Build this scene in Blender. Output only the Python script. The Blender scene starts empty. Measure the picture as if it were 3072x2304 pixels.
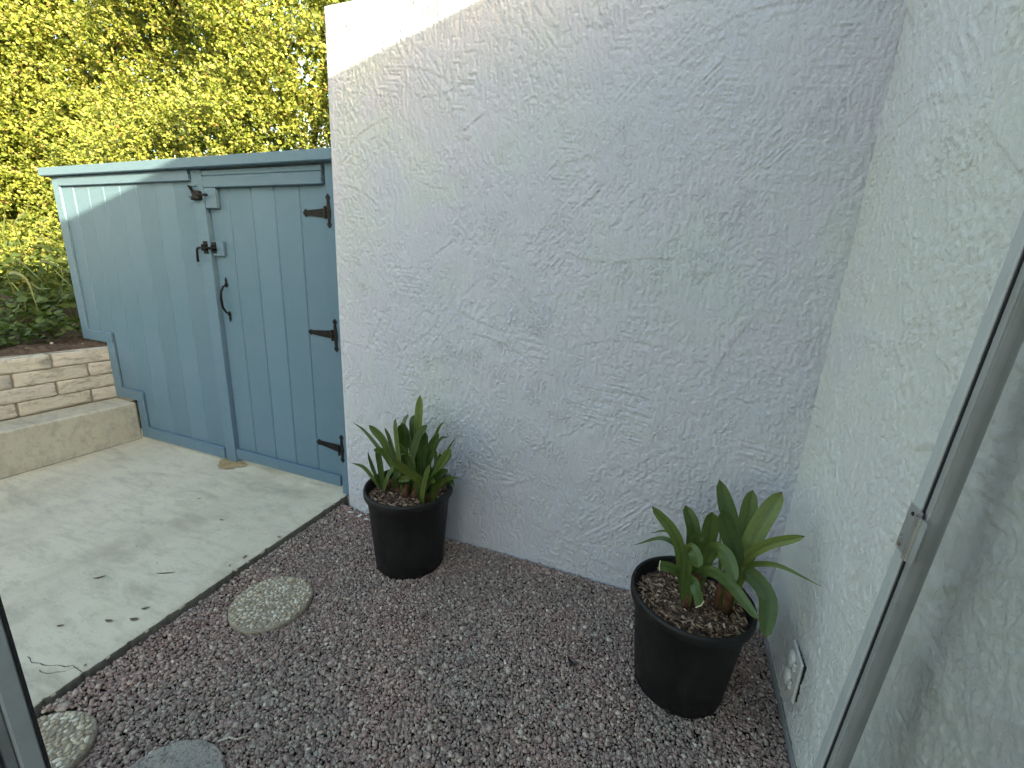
import bpy, bmesh, math, random
import numpy as np
from mathutils import Vector, Matrix

random.seed(7)
rng = np.random.default_rng(11)
R = math.radians
scene = bpy.context.scene
COL = scene.collection

# ------------------------------------------------------------------ camera
cam_d = bpy.data.cameras.new('camera'); cam = bpy.data.objects.new('camera', cam_d); COL.objects.link(cam)
cam_d.sensor_width = 36.0; cam_d.lens = 15.2; cam_d.clip_start = 0.02; cam_d.clip_end = 2000
EYE = Vector((0, 0, 1.5))
cr = Vector((0.92877732, 0.36769469, 0.04661868)); cu = Vector((-0.13453328, 0.21724671, 0.96680125)); cf = Vector((-0.34535994, 0.90421484, -0.25124099))
cam.matrix_world = Matrix(((cr.x, cu.x, -cf.x, EYE.x), (cr.y, cu.y, -cf.y, EYE.y), (cr.z, cu.z, -cf.z, EYE.z), (0, 0, 0, 1)))
scene.camera = cam

# ------------------------------------------------------------------ sky, sun, exposure
SUN_TO = Vector((1.0, -0.47, 0.248)).normalized()          # direction towards the low sun
world = bpy.data.worlds.new('World'); scene.world = world; world.use_nodes = True
wn = world.node_tree
bg = wn.nodes['Background']
sky_n = wn.nodes.new('ShaderNodeTexSky'); sky_n.sky_type = 'NISHITA'; sky_n.sun_disc = False
sky_n.sun_elevation = math.asin(SUN_TO.z); sky_n.sun_rotation = math.atan2(SUN_TO.x, SUN_TO.y)
sky_n.air_density = 1.25; sky_n.dust_density = 2.6; sky_n.ozone_density = 0.0
wn.links.new(sky_n.outputs[0], bg.inputs[0]); bg.inputs[1].default_value = 0.15
sun_d = bpy.data.lights.new('sun', 'SUN'); sun = bpy.data.objects.new('sun', sun_d); COL.objects.link(sun)
sun_d.energy = 5.0; sun_d.angle = R(0.5); sun_d.color = (1.0, 0.86, 0.58)
sun.location = (8, -3, 6); sun.rotation_euler = SUN_TO.to_track_quat('Z', 'Y').to_euler()
vs = scene.view_settings
vs.view_transform = 'Standard'; vs.look = 'None'; vs.gamma = 1.0; vs.use_curve_mapping = False; vs.exposure = 2.15
scene.cycles.max_bounces = 6; scene.cycles.diffuse_bounces = 4; scene.cycles.transparent_max_bounces = 8
scene.cycles.use_adaptive_sampling = True; scene.cycles.adaptive_threshold = 0.02
scene.cycles.use_denoising = True; scene.cycles.denoising_prefilter = 'FAST'

# ------------------------------------------------------------------ helpers
def tag(o, label=None, cat=None, group=None, kind=None):
    if label: o['label'] = label
    if cat: o['category'] = cat
    if group: o['group'] = group
    if kind: o['kind'] = kind
    return o
def thing(name, loc, label, cat, group=None):
    o = bpy.data.objects.new(name, None); COL.objects.link(o); o.location = loc; o.empty_display_size = 0.1
    return tag(o, label, cat, group)
def wloc(o):
    v = Vector(o.location)
    while o.parent: o = o.parent; v = v + Vector(o.location)
    return v
def link(name, me, parent=None, loc=None, rot=None, scl=None):
    o = bpy.data.objects.new(name, me); COL.objects.link(o)
    if parent is not None: o.parent = parent
    if loc is not None: o.location = loc
    if rot is not None: o.rotation_euler = rot
    if scl is not None: o.scale = scl
    return o
def mesh(name, V, F, mat, smooth=False):
    """numpy quick path for uniform faces, from_pydata otherwise"""
    me = bpy.data.meshes.new(name)
    if isinstance(F, np.ndarray):
        V = np.asarray(V, np.float32); n, k = F.shape
        me.vertices.add(len(V)); me.vertices.foreach_set('co', V.ravel())
        me.loops.add(n * k); me.loops.foreach_set('vertex_index', F.astype(np.int32).ravel())
        me.polygons.add(n); me.polygons.foreach_set('loop_start', np.arange(0, n * k, k, dtype=np.int32))
        me.update(calc_edges=True)
    else:
        me.from_pydata([tuple(v) for v in V], [], F); me.update()
    if smooth: me.polygons.foreach_set('use_smooth', [True] * len(me.polygons))
    if mat is not None: me.materials.append(mat)
    return me
def part(name, VF, mat, parent=None, smooth=False):
    """VF in world coordinates; becomes a mesh object under parent (whose base is the origin)"""
    V, F = VF
    V = np.asarray(V, float)
    if parent is not None: V = V - np.array(wloc(parent))
    return link(name, mesh(name, V, F, mat, smooth), parent)
def join(*vfs):
    V = []; F = []
    for v, f in vfs:
        b = len(V); V += [tuple(p) for p in v]; F += [tuple(i + b for i in q) for q in f]
    return V, F
def box(x0, x1, y0, y1, z0, z1, c=0.0):
    if c <= 0:
        V = [(x, y, z) for x in (x0, x1) for y in (y0, y1) for z in (z0, z1)]
        return V, [(0, 1, 3, 2), (4, 6, 7, 5), (0, 4, 5, 1), (2, 3, 7, 6), (0, 2, 6, 4), (1, 5, 7, 3)]
    c = min(c, .45 * (x1 - x0), .45 * (y1 - y0), .45 * (z1 - z0))
    bm = bmesh.new()
    V0, F0 = box(x0, x1, y0, y1, z0, z1)
    vs_ = [bm.verts.new(v) for v in V0]
    for f in F0: bm.faces.new([vs_[i] for i in f])
    bmesh.ops.bevel(bm, geom=list(bm.edges), offset=c, segments=1, affect='EDGES', profile=0.5)
    bm.verts.index_update()
    out = [tuple(v.co) for v in bm.verts], [tuple(v.index for v in f.verts) for f in bm.faces]
    bm.free(); return out
def prism(poly, y0, y1, c=0.0):
    """outline in x,z extruded along y; the y0 rim is chamfered by c"""
    n = len(poly); P = np.array(poly, float)
    a = sum(P[i][0] * P[(i + 1) % n][1] - P[(i + 1) % n][0] * P[i][1] for i in range(n))
    if a < 0: P = P[::-1]
    V = []; F = []
    if c > 0:
        Q = []
        for i in range(n):
            e0 = P[i] - P[i - 1]; e1 = P[(i + 1) % n] - P[i]
            n0 = np.array([-e0[1], e0[0]]) / (np.hypot(*e0) + 1e-9); n1 = np.array([-e1[1], e1[0]]) / (np.hypot(*e1) + 1e-9)
            b = n0 + n1; b = b / max(np.dot(b, n0), .3) if np.hypot(*b) > 1e-6 else n0
            Q.append(P[i] + c * b)
        rings = [(Q, y0), (P, y0 + c), (P, y1)]
    else: rings = [(P, y0), (P, y1)]
    for ring, y in rings: V += [(p[0], y, p[1]) for p in ring]
    for k in range(len(rings) - 1):
        for i in range(n):
            j = (i + 1) % n; F.append((k * n + i, k * n + j, (k + 1) * n + j, (k + 1) * n + i))
    F.append(tuple(range(n))[::-1]); F.append(tuple((len(rings) - 1) * n + i for i in range(n)))
    return V, F
def tube(pts, rad, n=8, caps=True):
    pts = [Vector(p) for p in pts]
    if not hasattr(rad, '__len__'): rad = [rad] * len(pts)
    V = []; F = []; u = None
    for i, p in enumerate(pts):
        t = (pts[min(i + 1, len(pts) - 1)] - pts[max(i - 1, 0)]).normalized()
        if u is None: u = t.orthogonal().normalized()
        u = (u - t * u.dot(t)).normalized(); w = t.cross(u)
        for k in range(n):
            a = 2 * math.pi * k / n; V.append(tuple(p + (u * math.cos(a) + w * math.sin(a)) * rad[i]))
    for i in range(len(pts) - 1):
        for k in range(n): j = (k + 1) % n; F.append((i * n + k, i * n + j, (i + 1) * n + j, (i + 1) * n + k))
    if caps: F.append(tuple(range(n))[::-1]); F.append(tuple((len(pts) - 1) * n + k for k in range(n)))
    return V, F
def lathe(prof, cx, cy, n=64):
    V = []; F = []
    for r, z in prof:
        for k in range(n): a = 2 * math.pi * k / n; V.append((cx + r * math.cos(a), cy + r * math.sin(a), z))
    for i in range(len(prof) - 1):
        for k in range(n): j = (k + 1) % n; F.append((i * n + k, i * n + j, (i + 1) * n + j, (i + 1) * n + k))
    return V, F
def fnoise(shape, l0, l1, ang, rg):
    """gaussian-filtered noise, lengths in cells along / across the direction ang, unit deviation"""
    w = rg.standard_normal(shape)
    fy = np.fft.fftfreq(shape[0])[:, None]; fx = np.fft.rfftfreq(shape[1])[None, :]
    a = fx * math.cos(ang) + fy * math.sin(ang); b = -fx * math.sin(ang) + fy * math.cos(ang)
    o = np.fft.irfft2(np.fft.rfft2(w) * np.exp(-2 * math.pi ** 2 * ((a * l0) ** 2 + (b * l1) ** 2)), s=shape)
    return (o - o.mean()) / o.std()
def sstep(x, a, b):
    t = np.clip((x - a) / (b - a), 0, 1); return t * t * (3 - 2 * t)

# ------------------------------------------------------------------ materials
def nmat(name):
    m = bpy.data.materials.new(name); m.use_nodes = True
    nt = m.node_tree; b = nt.nodes['Principled BSDF']
    return m, nt, b
def N(nt, typ, **kw):
    n = nt.nodes.new(typ)
    for k, v in kw.items():
        if k.startswith('i_'): n.inputs[k[2:].replace('_', ' ')].default_value = v
        else: setattr(n, k, v)
    return n
def coords(nt, kind='Object'):
    return N(nt, 'ShaderNodeTexCoord').outputs[kind]
def noise(nt, co, scale, detail=4, rough=.55, dist=0):
    n = N(nt, 'ShaderNodeTexNoise'); n.inputs['Scale'].default_value = scale; n.inputs['Detail'].default_value = detail
    n.inputs['Roughness'].default_value = rough; n.inputs['Distortion'].default_value = dist
    if co is not None: nt.links.new(co, n.inputs['Vector'])
    return n
def ramp(nt, fac, stops, interp='LINEAR'):
    r = N(nt, 'ShaderNodeValToRGB'); cr_ = r.color_ramp; cr_.interpolation = interp
    while len(cr_.elements) < len(stops): cr_.elements.new(.5)
    for e, (p, c) in zip(cr_.elements, stops):
        e.position = p; e.color = (*c, 1) if len(c) == 3 else c
    nt.links.new(fac, r.inputs[0]); return r
def mix(nt, fac, a, b, mode='MIX'):
    m = N(nt, 'ShaderNodeMix'); m.data_type = 'RGBA'; m.blend_type = mode
    for s, v in ((0, fac), (6, a), (7, b)):
        if isinstance(v, (int, float)): m.inputs[s].default_value = v
        elif isinstance(v, tuple): m.inputs[s].default_value = (*v, 1) if len(v) == 3 else v
        else: nt.links.new(v, m.inputs[s])
    return m.outputs[2]
def bump(nt, b, h, strength=.3, dist=.01, prev=None):
    n = N(nt, 'ShaderNodeBump'); n.inputs['Strength'].default_value = strength; n.inputs['Distance'].default_value = dist
    nt.links.new(h, n.inputs['Height'])
    if prev is not None: nt.links.new(prev, n.inputs['Normal'])
    nt.links.new(n.outputs[0], b.inputs['Normal']); return n.outputs[0]
def stretch(nt, co, s):
    m = N(nt, 'ShaderNodeMapping'); m.inputs['Scale'].default_value = s; nt.links.new(co, m.inputs['Vector']); return m.outputs[0]

def mk_stucco(name, cols, seed):
    m, nt, b = nmat(name); co = coords(nt)
    off = N(nt, 'ShaderNodeMapping'); off.inputs['Location'].default_value = (seed, seed * 2.3, seed * .7); nt.links.new(co, off.inputs['Vector']); co = off.outputs[0]
    n1 = noise(nt, co, 1.7, 2, .5, .6); n2 = noise(nt, co, 2.6, 3, .5)
    c = ramp(nt, n1.outputs[0], [(.36, cols[0]), (.5, cols[1]), (.64, cols[2])]).outputs[0]
    c = mix(nt, ramp(nt, n2.outputs[0], [(.45, (0, 0, 0)), (.7, (1, 1, 1))]).outputs[0], c, cols[3])
    nt.links.new(c, b.inputs['Base Color']); b.inputs['Roughness'].default_value = .7; b.inputs['Specular IOR Level'].default_value = .3
    n4 = noise(nt, co, 320, 5, .65); p = bump(nt, b, n4.outputs[0], .8, .003)
    n6 = noise(nt, co, 95, 5, .6); bump(nt, b, n6.outputs[0], .7, .006, p)
    return m
M_STUCCO = mk_stucco('stucco_paint', [(.565, .58, .605), (.58, .58, .63), (.565, .595, .595), (.55, .57, .63)], 0.0)
M_STUCCO2 = mk_stucco('stucco_paint_warm_lit', [(.62, .63, .60), (.63, .645, .61), (.625, .63, .635), (.615, .635, .60)], 4.2)  # warmer paint, also lightened so the corner's light contrast sits in the colour

def mk_paint(name, col, grain=(40, 40, 1.5), bs=.35):
    m, nt, b = nmat(name); co = coords(nt)
    oi = N(nt, 'ShaderNodeObjectInfo'); 
    ad = N(nt, 'ShaderNodeVectorMath'); ad.operation = 'ADD'; nt.links.new(co, ad.inputs[0])
    sc = N(nt, 'ShaderNodeVectorMath'); sc.operation = 'SCALE'; nt.links.new(oi.outputs['Random'], sc.inputs[0]) if False else None
    cmb = N(nt, 'ShaderNodeCombineXYZ'); 
    mu = N(nt, 'ShaderNodeMath'); mu.operation = 'MULTIPLY'; mu.inputs[1].default_value = 37.0; nt.links.new(oi.outputs['Random'], mu.inputs[0])
    nt.links.new(mu.outputs[0], cmb.inputs[0]); nt.links.new(mu.outputs[0], cmb.inputs[2]); nt.links.new(cmb.outputs[0], ad.inputs[1])
    co2 = ad.outputs[0]
    n1 = noise(nt, co2, 2.2, 3)
    c = mix(nt, ramp(nt, n1.outputs[0], [(.35, (0, 0, 0)), (.7, (1, 1, 1))]).outputs[0], col, tuple(v * k for v, k in zip(col, (.90, .97, .95))))
    hsv = N(nt, 'ShaderNodeHueSaturation'); nt.links.new(c, hsv.inputs['Color'])
    mr = N(nt, 'ShaderNodeMapRange'); mr.inputs[3].default_value = .94; mr.inputs[4].default_value = 1.05; nt.links.new(oi.outputs['Random'], mr.inputs[0]); nt.links.new(mr.outputs[0], hsv.inputs['Value'])
    n9 = noise(nt, co2, 28, 4, .7)
    c = mix(nt, ramp(nt, n9.outputs[0], [(.66, (0, 0, 0)), (.78, (.5, .5, .5))]).outputs[0], hsv.outputs[0], tuple(v * .72 for v in col))
    nt.links.new(c, b.inputs['Base Color'])
    n2 = noise(nt, stretch(nt, co2, grain), 3, 6, .6); p = bump(nt, b, n2.outputs[0], bs * 1.8, .002)
    n3 = noise(nt, co2, 150, 3); bump(nt, b, n3.outputs[0], .12, .001, p)
    r = ramp(nt, n2.outputs[0], [(.3, (.42,) * 3), (.7, (.6,) * 3)]); nt.links.new(r.outputs[0], b.inputs['Roughness'])
    b.inputs['Specular IOR Level'].default_value = .35
    return m
BLUE = (.122, .198, .262)
M_BLUE = mk_paint('blue_paint', BLUE)
M_BLUE_H = mk_paint('blue_paint_rail', BLUE, (1.5, 40, 40))
M_BLUE_R = mk_paint('blue_paint_rough', BLUE, (1.2, 10, 60), .8)

def mk_concrete(name, c0, c1, c2, stain=.5, sc=1.0):
    m, nt, b = nmat(name); co = coords(nt)
    n1 = noise(nt, stretch(nt, co, (1.0, .45, 1)), 2.2 * sc, 5, .6, .5)
    c = ramp(nt, n1.outputs[0], [(.3, c0), (.5, c1), (.7, c2)]).outputs[0]
    n7 = noise(nt, stretch(nt, co, (1.5, .6, 1)), 1.5 * sc, 3, .6, .8)
    c = mix(nt, ramp(nt, n7.outputs[0], [(.50, (0, 0, 0)), (.66, (.8,) * 3)]).outputs[0], c, tuple(v * k for v, k in zip(c2, (1.0, .985, .93))))
    n8 = noise(nt, stretch(nt, co, (.6, 1.8, 1)), 11 * sc, 6, .72, .3)
    c = mix(nt, ramp(nt, n8.outputs[0], [(.35, (.6,) * 3), (.52, (0, 0, 0))]).outputs[0], c, tuple(v * .72 for v in c1))
    n2 = noise(nt, stretch(nt, co, (.5, 1.4, 1)), 5 * sc, 6, .68, .4)
    c = mix(nt, ramp(nt, n2.outputs[0], [(.52, (0, 0, 0)), (.74, (stain,) * 3)]).outputs[0], c, tuple(v * .5 for v in c0))
    n3 = noise(nt, co, 70, 5, .75)
    c = mix(nt, ramp(nt, n3.outputs[0], [(.30, (.55,) * 3), (.42, (0, 0, 0))]).outputs[0], c, tuple(v * .55 for v in c0))
    n5 = noise(nt, co, 240, 2, .6)
    c = mix(nt, ramp(nt, n5.outputs[0], [(.62, (0, 0, 0)), (.75, (.5,) * 3)]).outputs[0], c, tuple(min(1, v * 1.35) for v in c2))
    nt.links.new(c, b.inputs['Base Color']); b.inputs['Roughness'].default_value = .88; b.inputs['Specular IOR Level'].default_value = .25
    p = bump(nt, b, n3.outputs[0], .22, .003); n4 = noise(nt, co, 300, 4); bump(nt, b, n4.outputs[0], .2, .0015, p)
    return m
M_SLAB = mk_concrete('slab_concrete', (.51, .465, .35), (.60, .55, .425), (.64, .61, .485))
M_STEP = mk_concrete('step_concrete', (.41, .385, .305), (.47, .45, .365), (.50, .49, .405), .6, 1.6)
M_FOOT = mk_concrete('footing_concrete', (.22, .23, .23), (.28, .29, .29), (.32, .33, .33), .6, 2)
M_DISC = mk_concrete('disc_mortar', (.26, .225, .17), (.31, .27, .205), (.35, .31, .24), .5, 3)
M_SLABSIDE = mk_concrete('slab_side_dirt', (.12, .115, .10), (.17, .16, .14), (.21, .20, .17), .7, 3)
M_DISC2 = mk_concrete('grey_disc', (.25, .235, .205), (.31, .29, .255), (.36, .335, .295), .8, 5)
M_PATCH = mk_concrete('mortar_patch', (.30, .215, .105), (.38, .28, .15), (.46, .36, .20), .6, 6)

def mk_block():
    m, nt, b = nmat('slump_block'); co = coords(nt); oi = N(nt, 'ShaderNodeObjectInfo')
    ad = N(nt, 'ShaderNodeVectorMath'); ad.operation = 'ADD'; nt.links.new(co, ad.inputs[0])
    mu = N(nt, 'ShaderNodeVectorMath'); mu.operation = 'MULTIPLY'; nt.links.new(oi.outputs['Random'], mu.inputs[0]); mu.inputs[1].default_value = (31, 17, 23); nt.links.new(mu.outputs[0], ad.inputs[1])
    c = ramp(nt, oi.outputs['Random'], [(0, (.54, .51, .43)), (.35, (.60, .575, .47)), (.7, (.56, .52, .455)), (1, (.62, .60, .50))]).outputs[0]
    n1 = noise(nt, stretch(nt, ad.outputs[0], (1, .5, 1.6)), 16, 6, .7, .6)
    c = mix(nt, ramp(nt, n1.outputs[0], [(.50, (0, 0, 0)), (.72, (.8,) * 3)]).outputs[0], c, (.20, .165, .11))
    n2 = noise(nt, ad.outputs[0], 55, 5, .75)
    c = mix(nt, ramp(nt, n2.outputs[0], [(.3, (.7,) * 3), (.42, (0, 0, 0))]).outputs[0], c, (.13, .11, .08))
    nt.links.new(c, b.inputs['Base Color']); b.inputs['Roughness'].default_value = .9
    p = bump(nt, b, n1.outputs[0], .8, .014); bump(nt, b, n2.outputs[0], .7, .007, p)
    return m
M_BLOCK = mk_block()
M_MORTAR = mk_concrete('wall_mortar', (.24, .21, .165), (.29, .255, .20), (.33, .30, .24), .5, 5)

def mk_simple(name, col, rough=.5, metal=0.0, var=.25, sc=30, bs=.2, spec=.5, bd=.002):
    m, nt, b = nmat(name); co = coords(nt); n = noise(nt, co, sc, 5, .65)
    c = mix(nt, ramp(nt, n.outputs[0], [(.3, (0, 0, 0)), (.7, (1, 1, 1))]).outputs[0], tuple(v * (1 - var) for v in col), tuple(min(1, v * (1 + var)) for v in col))
    nt.links.new(c, b.inputs['Base Color']); b.inputs['Metallic'].default_value = metal; b.inputs['Specular IOR Level'].default_value = spec
    r = ramp(nt, n.outputs[0], [(.3, (max(0, rough - .1),) * 3), (.7, (min(1, rough + .12),) * 3)]); nt.links.new(r.outputs[0], b.inputs['Roughness'])
    n2 = noise(nt, co, sc * 5, 4); bump(nt, b, n2.outputs[0], bs, bd)
    return m
M_IRON = mk_simple('black_iron', (.007, .007, .007), .55, 0, .5, 60, .35, .25)
M_BRONZE = mk_simple('dark_bronze', (.012, .009, .007), .55, .0, .5, 50, .35, .25)
def mk_pot():
    m, nt, b = nmat('black_pot_plastic'); co = coords(nt)
    n1 = noise(nt, stretch(nt, co, (1, 1, .35)), 9, 6, .7, .6); n2 = noise(nt, stretch(nt, co, (1, 1, .08)), 60, 4, .7)
    c = mix(nt, ramp(nt, n1.outputs[0], [(.48, (0, 0, 0)), (.75, (.55,) * 3)]).outputs[0], (.0055, .0055, .006), (.022, .020, .018))
    c = mix(nt, ramp(nt, n2.outputs[0], [(.62, (0, 0, 0)), (.72, (.5,) * 3)]).outputs[0], c, (.03, .028, .026))
    nt.links.new(c, b.inputs['Base Color']); r = ramp(nt, n1.outputs[0], [(.35, (.42,) * 3), (.7, (.75,) * 3)]); nt.links.new(r.outputs[0], b.inputs['Roughness']); b.inputs['Specular IOR Level'].default_value = .4
    n3 = noise(nt, co, 130, 4); bump(nt, b, n3.outputs[0], .15, .0015); return m
M_POT = mk_pot()
M_ALU = mk_simple('aluminium', (.37, .395, .39), .5, .05, .08, 8, .06, .4)
M_ALU_D = mk_simple('aluminium_shaded', (.24, .25, .245), .5, .05, .15, 8, .06, .4)  # darker copy of the aluminium, shade of recessed faces put into its colour
M_RUBBER = mk_simple('rubber', (.015, .015, .017), .7, 0, .2, 40, .1)
M_STEEL = mk_simple('strike_steel', (.42, .42, .40), .30, .8, .1, 20, .05)
M_PLASTIC = mk_simple('weathered_grey_plastic', (.60, .61, .58), .5, 0, .12, 40, .15)
M_SOIL = mk_simple('soil', (.105, .076, .056), .95, 0, .6, 22, .8, .2, .02)
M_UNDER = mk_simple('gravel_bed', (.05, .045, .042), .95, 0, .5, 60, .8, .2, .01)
M_GROUND = mk_simple('ground_earth', (.10, .085, .06), .95, 0, .4, 3, .5, .2, .02)
M_BARK = mk_simple('bark', (.075, .055, .040), .9, 0, .5, 25, .8, .2, .01)
M_ROOM = mk_simple('room_plaster', (.70, .69, .66), .8, 0, .05, 10, .05)
M_CRACK = mk_simple('crack_dark', (.05, .047, .042), .95, 0, .3, 50, .3)
M_CREAM = mk_simple('cut_leaf_edge', (.60, .56, .36), .7, 0, .2, 60, .2)
M_TWIG = mk_simple('pale_twig', (.55, .50, .40), .8, 0, .25, 60, .3)
M_DRYLEAF = mk_simple('dry_leaf', (.12, .095, .062), .8, 0, .5, 60, .3)
M_BLACKLEAF = mk_simple('black_leaf', (.012, .010, .010), .7, 0, .4, 60, .3)
M_SHEATH = mk_simple('dry_leaf_sheath', (.11, .055, .030), .85, 0, .5, 40, .5, .2, .004)
M_CHIPW = mk_simple('white_chip', (.62, .59, .54), .7, 0, .15, 60, .2)

def mk_island(name, stops, rough=.85, tint=None, bs=.35, spec=.3, patchscale=2.2):
    """colour per loose piece, with a slow regional drift"""
    m, nt, b = nmat(name); g = N(nt, 'ShaderNodeNewGeometry'); co = coords(nt)
    c = ramp(nt, g.outputs['Random Per Island'], stops).outputs[0]
    if tint:
        n = noise(nt, co, patchscale, 3, .6)
        c = mix(nt, ramp(nt, n.outputs[0], [(.38, (0, 0, 0)), (.60, (1, 1, 1))]).outputs[0], mix(nt, 1.0, c, tint[0], 'MULTIPLY'), mix(nt, 1.0, c, tint[1], 'MULTIPLY'))
    n2 = noise(nt, co, 220, 4, .6)
    c = mix(nt, ramp(nt, n2.outputs[0], [(.3, (.45,) * 3), (.6, (0, 0, 0))]).outputs[0], c, mix(nt, 1.0, c, (.55, .55, .55), 'MULTIPLY'))
    nt.links.new(c, b.inputs['Base Color']); b.inputs['Roughness'].default_value = rough; b.inputs['Specular IOR Level'].default_value = spec
    bump(nt, b, n2.outputs[0], bs, .002); return m
M_GRAVEL = mk_island('gravel_stone', [(0, (.20, .155, .14)), (.18, (.33, .26, .235)), (.36, (.40, .295, .27)), (.52, (.29, .21, .195)), (.68, (.45, .355, .315)), (.82, (.37, .335, .305)), (.93, (.55, .46, .40)), (.99, (.62, .54, .46)), (1, (.80, .76, .69))], .8, ((1.09, .99, .93), (.93, .95, .89)))
M_MULCH = mk_island('bark_mulch', [(0, (.08, .045, .027)), (.3, (.18, .11, .068)), (.6, (.28, .185, .115)), (.85, (.40, .285, .185)), (1, (.58, .46, .33))], .85)
M_LITTER = mk_island('leaf_litter', [(0, (.05, .035, .025)), (.5, (.10, .065, .045)), (.9, (.17, .12, .08)), (1, (.4, .33, .25))], .9)

def mk_leaf(name, stops, island=True, rough=.45, trans=.35, tcol=(1.0, 1.15, .45), mid=None, spec=.4):
    m, nt, b = nmat(name)
    if island: f = N(nt, 'ShaderNodeNewGeometry').outputs['Random Per Island']
    else: f = N(nt, 'ShaderNodeObjectInfo').outputs['Random']
    c = ramp(nt, f, stops).outputs[0]
    if mid:
        at = N(nt, 'ShaderNodeAttribute'); at.attribute_name = 'across'
        c = mix(nt, ramp(nt, at.outputs['Fac'], [(0, (0, 0, 0)), (.10, (.55,) * 3), (.22, (0, 0, 0))]).outputs[0], c, mid)
        al = N(nt, 'ShaderNodeAttribute'); al.attribute_name = 'along'
        wv = noise(nt, coords(nt), 55, 3, .6)
        c = mix(nt, ramp(nt, wv.outputs[0], [(.35, (0, 0, 0)), (.75, (.45,) * 3)]).outputs[0], c, mix(nt, 1.0, c, (.6, .7, .55), 'MULTIPLY'))
        c = mix(nt, ramp(nt, al.outputs['Fac'], [(.97, (0, 0, 0)), (.99, (1, 1, 1))]).outputs[0], c, (.11, .055, .02))
        lw = N(nt, 'ShaderNodeTexWave'); lw.inputs['Scale'].default_value = 9; lw.inputs['Distortion'].default_value = .4
        cb = N(nt, 'ShaderNodeCombineXYZ'); nt.links.new(at.outputs['Fac'], cb.inputs[0]); nt.links.new(cb.outputs[0], lw.inputs['Vector'])
        bump(nt, b, lw.outputs['Fac'], .12, .001)
    nt.links.new(c, b.inputs['Base Color']); b.inputs['Roughness'].default_value = rough; b.inputs['Specular IOR Level'].default_value = spec
    if trans:
        t = N(nt, 'ShaderNodeBsdfTranslucent'); nt.links.new(mix(nt, 1.0, c, tcol, 'MULTIPLY'), t.inputs[0])
        ms = N(nt, 'ShaderNodeMixShader'); ms.inputs[0].default_value = trans
        nt.links.new(b.outputs[0], ms.inputs[1]); nt.links.new(t.outputs[0], ms.inputs[2])
        nt.links.new(ms.outputs[0], nt.nodes['Material Output'].inputs[0])
    return m
M_HEDGE = mk_leaf('hedge_leaf', [(0, (.045, .070, .012)), (.25, (.12, .165, .026)), (.55, (.235, .285, .05)), (.85, (.34, .365, .08)), (.95, (.36, .33, .10)), (1, (.25, .14, .065))])
M_GCOVER = mk_leaf('groundcover_leaf', [(0, (.045, .075, .022)), (.5, (.075, .12, .034)), (1, (.12, .165, .055))], False, .5, .3)
M_STRAP = mk_leaf('strap_leaf', [(0, (.11, .15, .035)), (.6, (.18, .21, .06)), (1, (.25, .24, .09))], False, .45, .3)
M_CLIVIA = mk_leaf('clivia_leaf', [(0, (.056, .095, .028)), (.5, (.088, .135, .038)), (.85, (.125, .175, .048)), (1, (.17, .21, .052))], False, .36, .22, (1.1, 1.3, .5), (.034, .060, .024))
M_CLIVIA_Y = mk_leaf('clivia_leaf_yellowing', [(0, (.10, .13, .03)), (1, (.14, .15, .035))], False, .42, .25, (1.1, 1.2, .5), (.07, .10, .02))
m, nt, b = nmat('door_glass'); M_GLASS = m
tr = N(nt, 'ShaderNodeBsdfTransparent'); tr.inputs[0].default_value = (.92, .925, .92, 1)
gl = N(nt, 'ShaderNodeBsdfGlossy'); gl.inputs[0].default_value = (.9, .93, .95, 1); gl.inputs['Roughness'].default_value = .03
ms = N(nt, 'ShaderNodeMixShader'); ms.inputs[0].default_value = .07; nt.links.new(tr.outputs[0], ms.inputs[1]); nt.links.new(gl.outputs[0], ms.inputs[2])
nt.links.new(ms.outputs[0], nt.nodes['Material Output'].inputs[0])

# ------------------------------------------------------------------ setting: ground, slab, step, soil bank
YW, XR, YF = 1.925, 0.52, 2.0
tag(part('ground', box(-400, 400, -400, 400, -.5, -.06), M_GROUND), kind='structure')
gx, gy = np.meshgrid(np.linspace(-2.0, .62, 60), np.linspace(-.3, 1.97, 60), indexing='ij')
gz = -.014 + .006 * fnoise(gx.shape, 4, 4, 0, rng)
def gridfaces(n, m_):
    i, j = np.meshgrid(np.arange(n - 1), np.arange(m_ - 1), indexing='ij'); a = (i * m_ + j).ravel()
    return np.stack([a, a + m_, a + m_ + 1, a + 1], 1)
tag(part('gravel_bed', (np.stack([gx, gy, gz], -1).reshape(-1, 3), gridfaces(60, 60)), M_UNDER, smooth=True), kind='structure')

SLAB_Z = .055
EDGE = [(np.interp(y, [-2.5, .476, 1.25, 1.985], [-1.75, -1.795, -1.832, -1.858]) + random.uniform(-.0012, .0012) - (random.uniform(.003, .008) if random.random() < .07 else 0), y) for y in np.concatenate([[-2.5, -1.2], np.arange(-.2, 1.98, .013), [1.985]])]
top = [(-3.96, -2.5)] + EDGE + [(-3.96, 1.985)]; k_ = len(top)
SV = []; SF = []
for ins, z in ((.0065, SLAB_Z), (.0016, SLAB_Z - .0028), (0, SLAB_Z - .010), (-.003, -.055)): SV += [(x - (ins + random.uniform(0, .0016) if 0 < i < k_ - 1 else 0), y, z) for i, (x, y) in enumerate(top)]
SF.append(tuple(range(k_)))
for q in range(3): SF += [(q * k_ + i, (q + 1) * k_ + i, (q + 1) * k_ + (i + 1) % k_, q * k_ + (i + 1) % k_) for i in range(k_)]
slab = tag(part('patio_slab', (SV, SF), M_SLAB), kind='structure')
tag(part('path_slab', box(-4.2, -1.5, 1.99, 4.0, -.055, SLAB_Z - .006, .004), M_SLAB), kind='structure')
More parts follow.
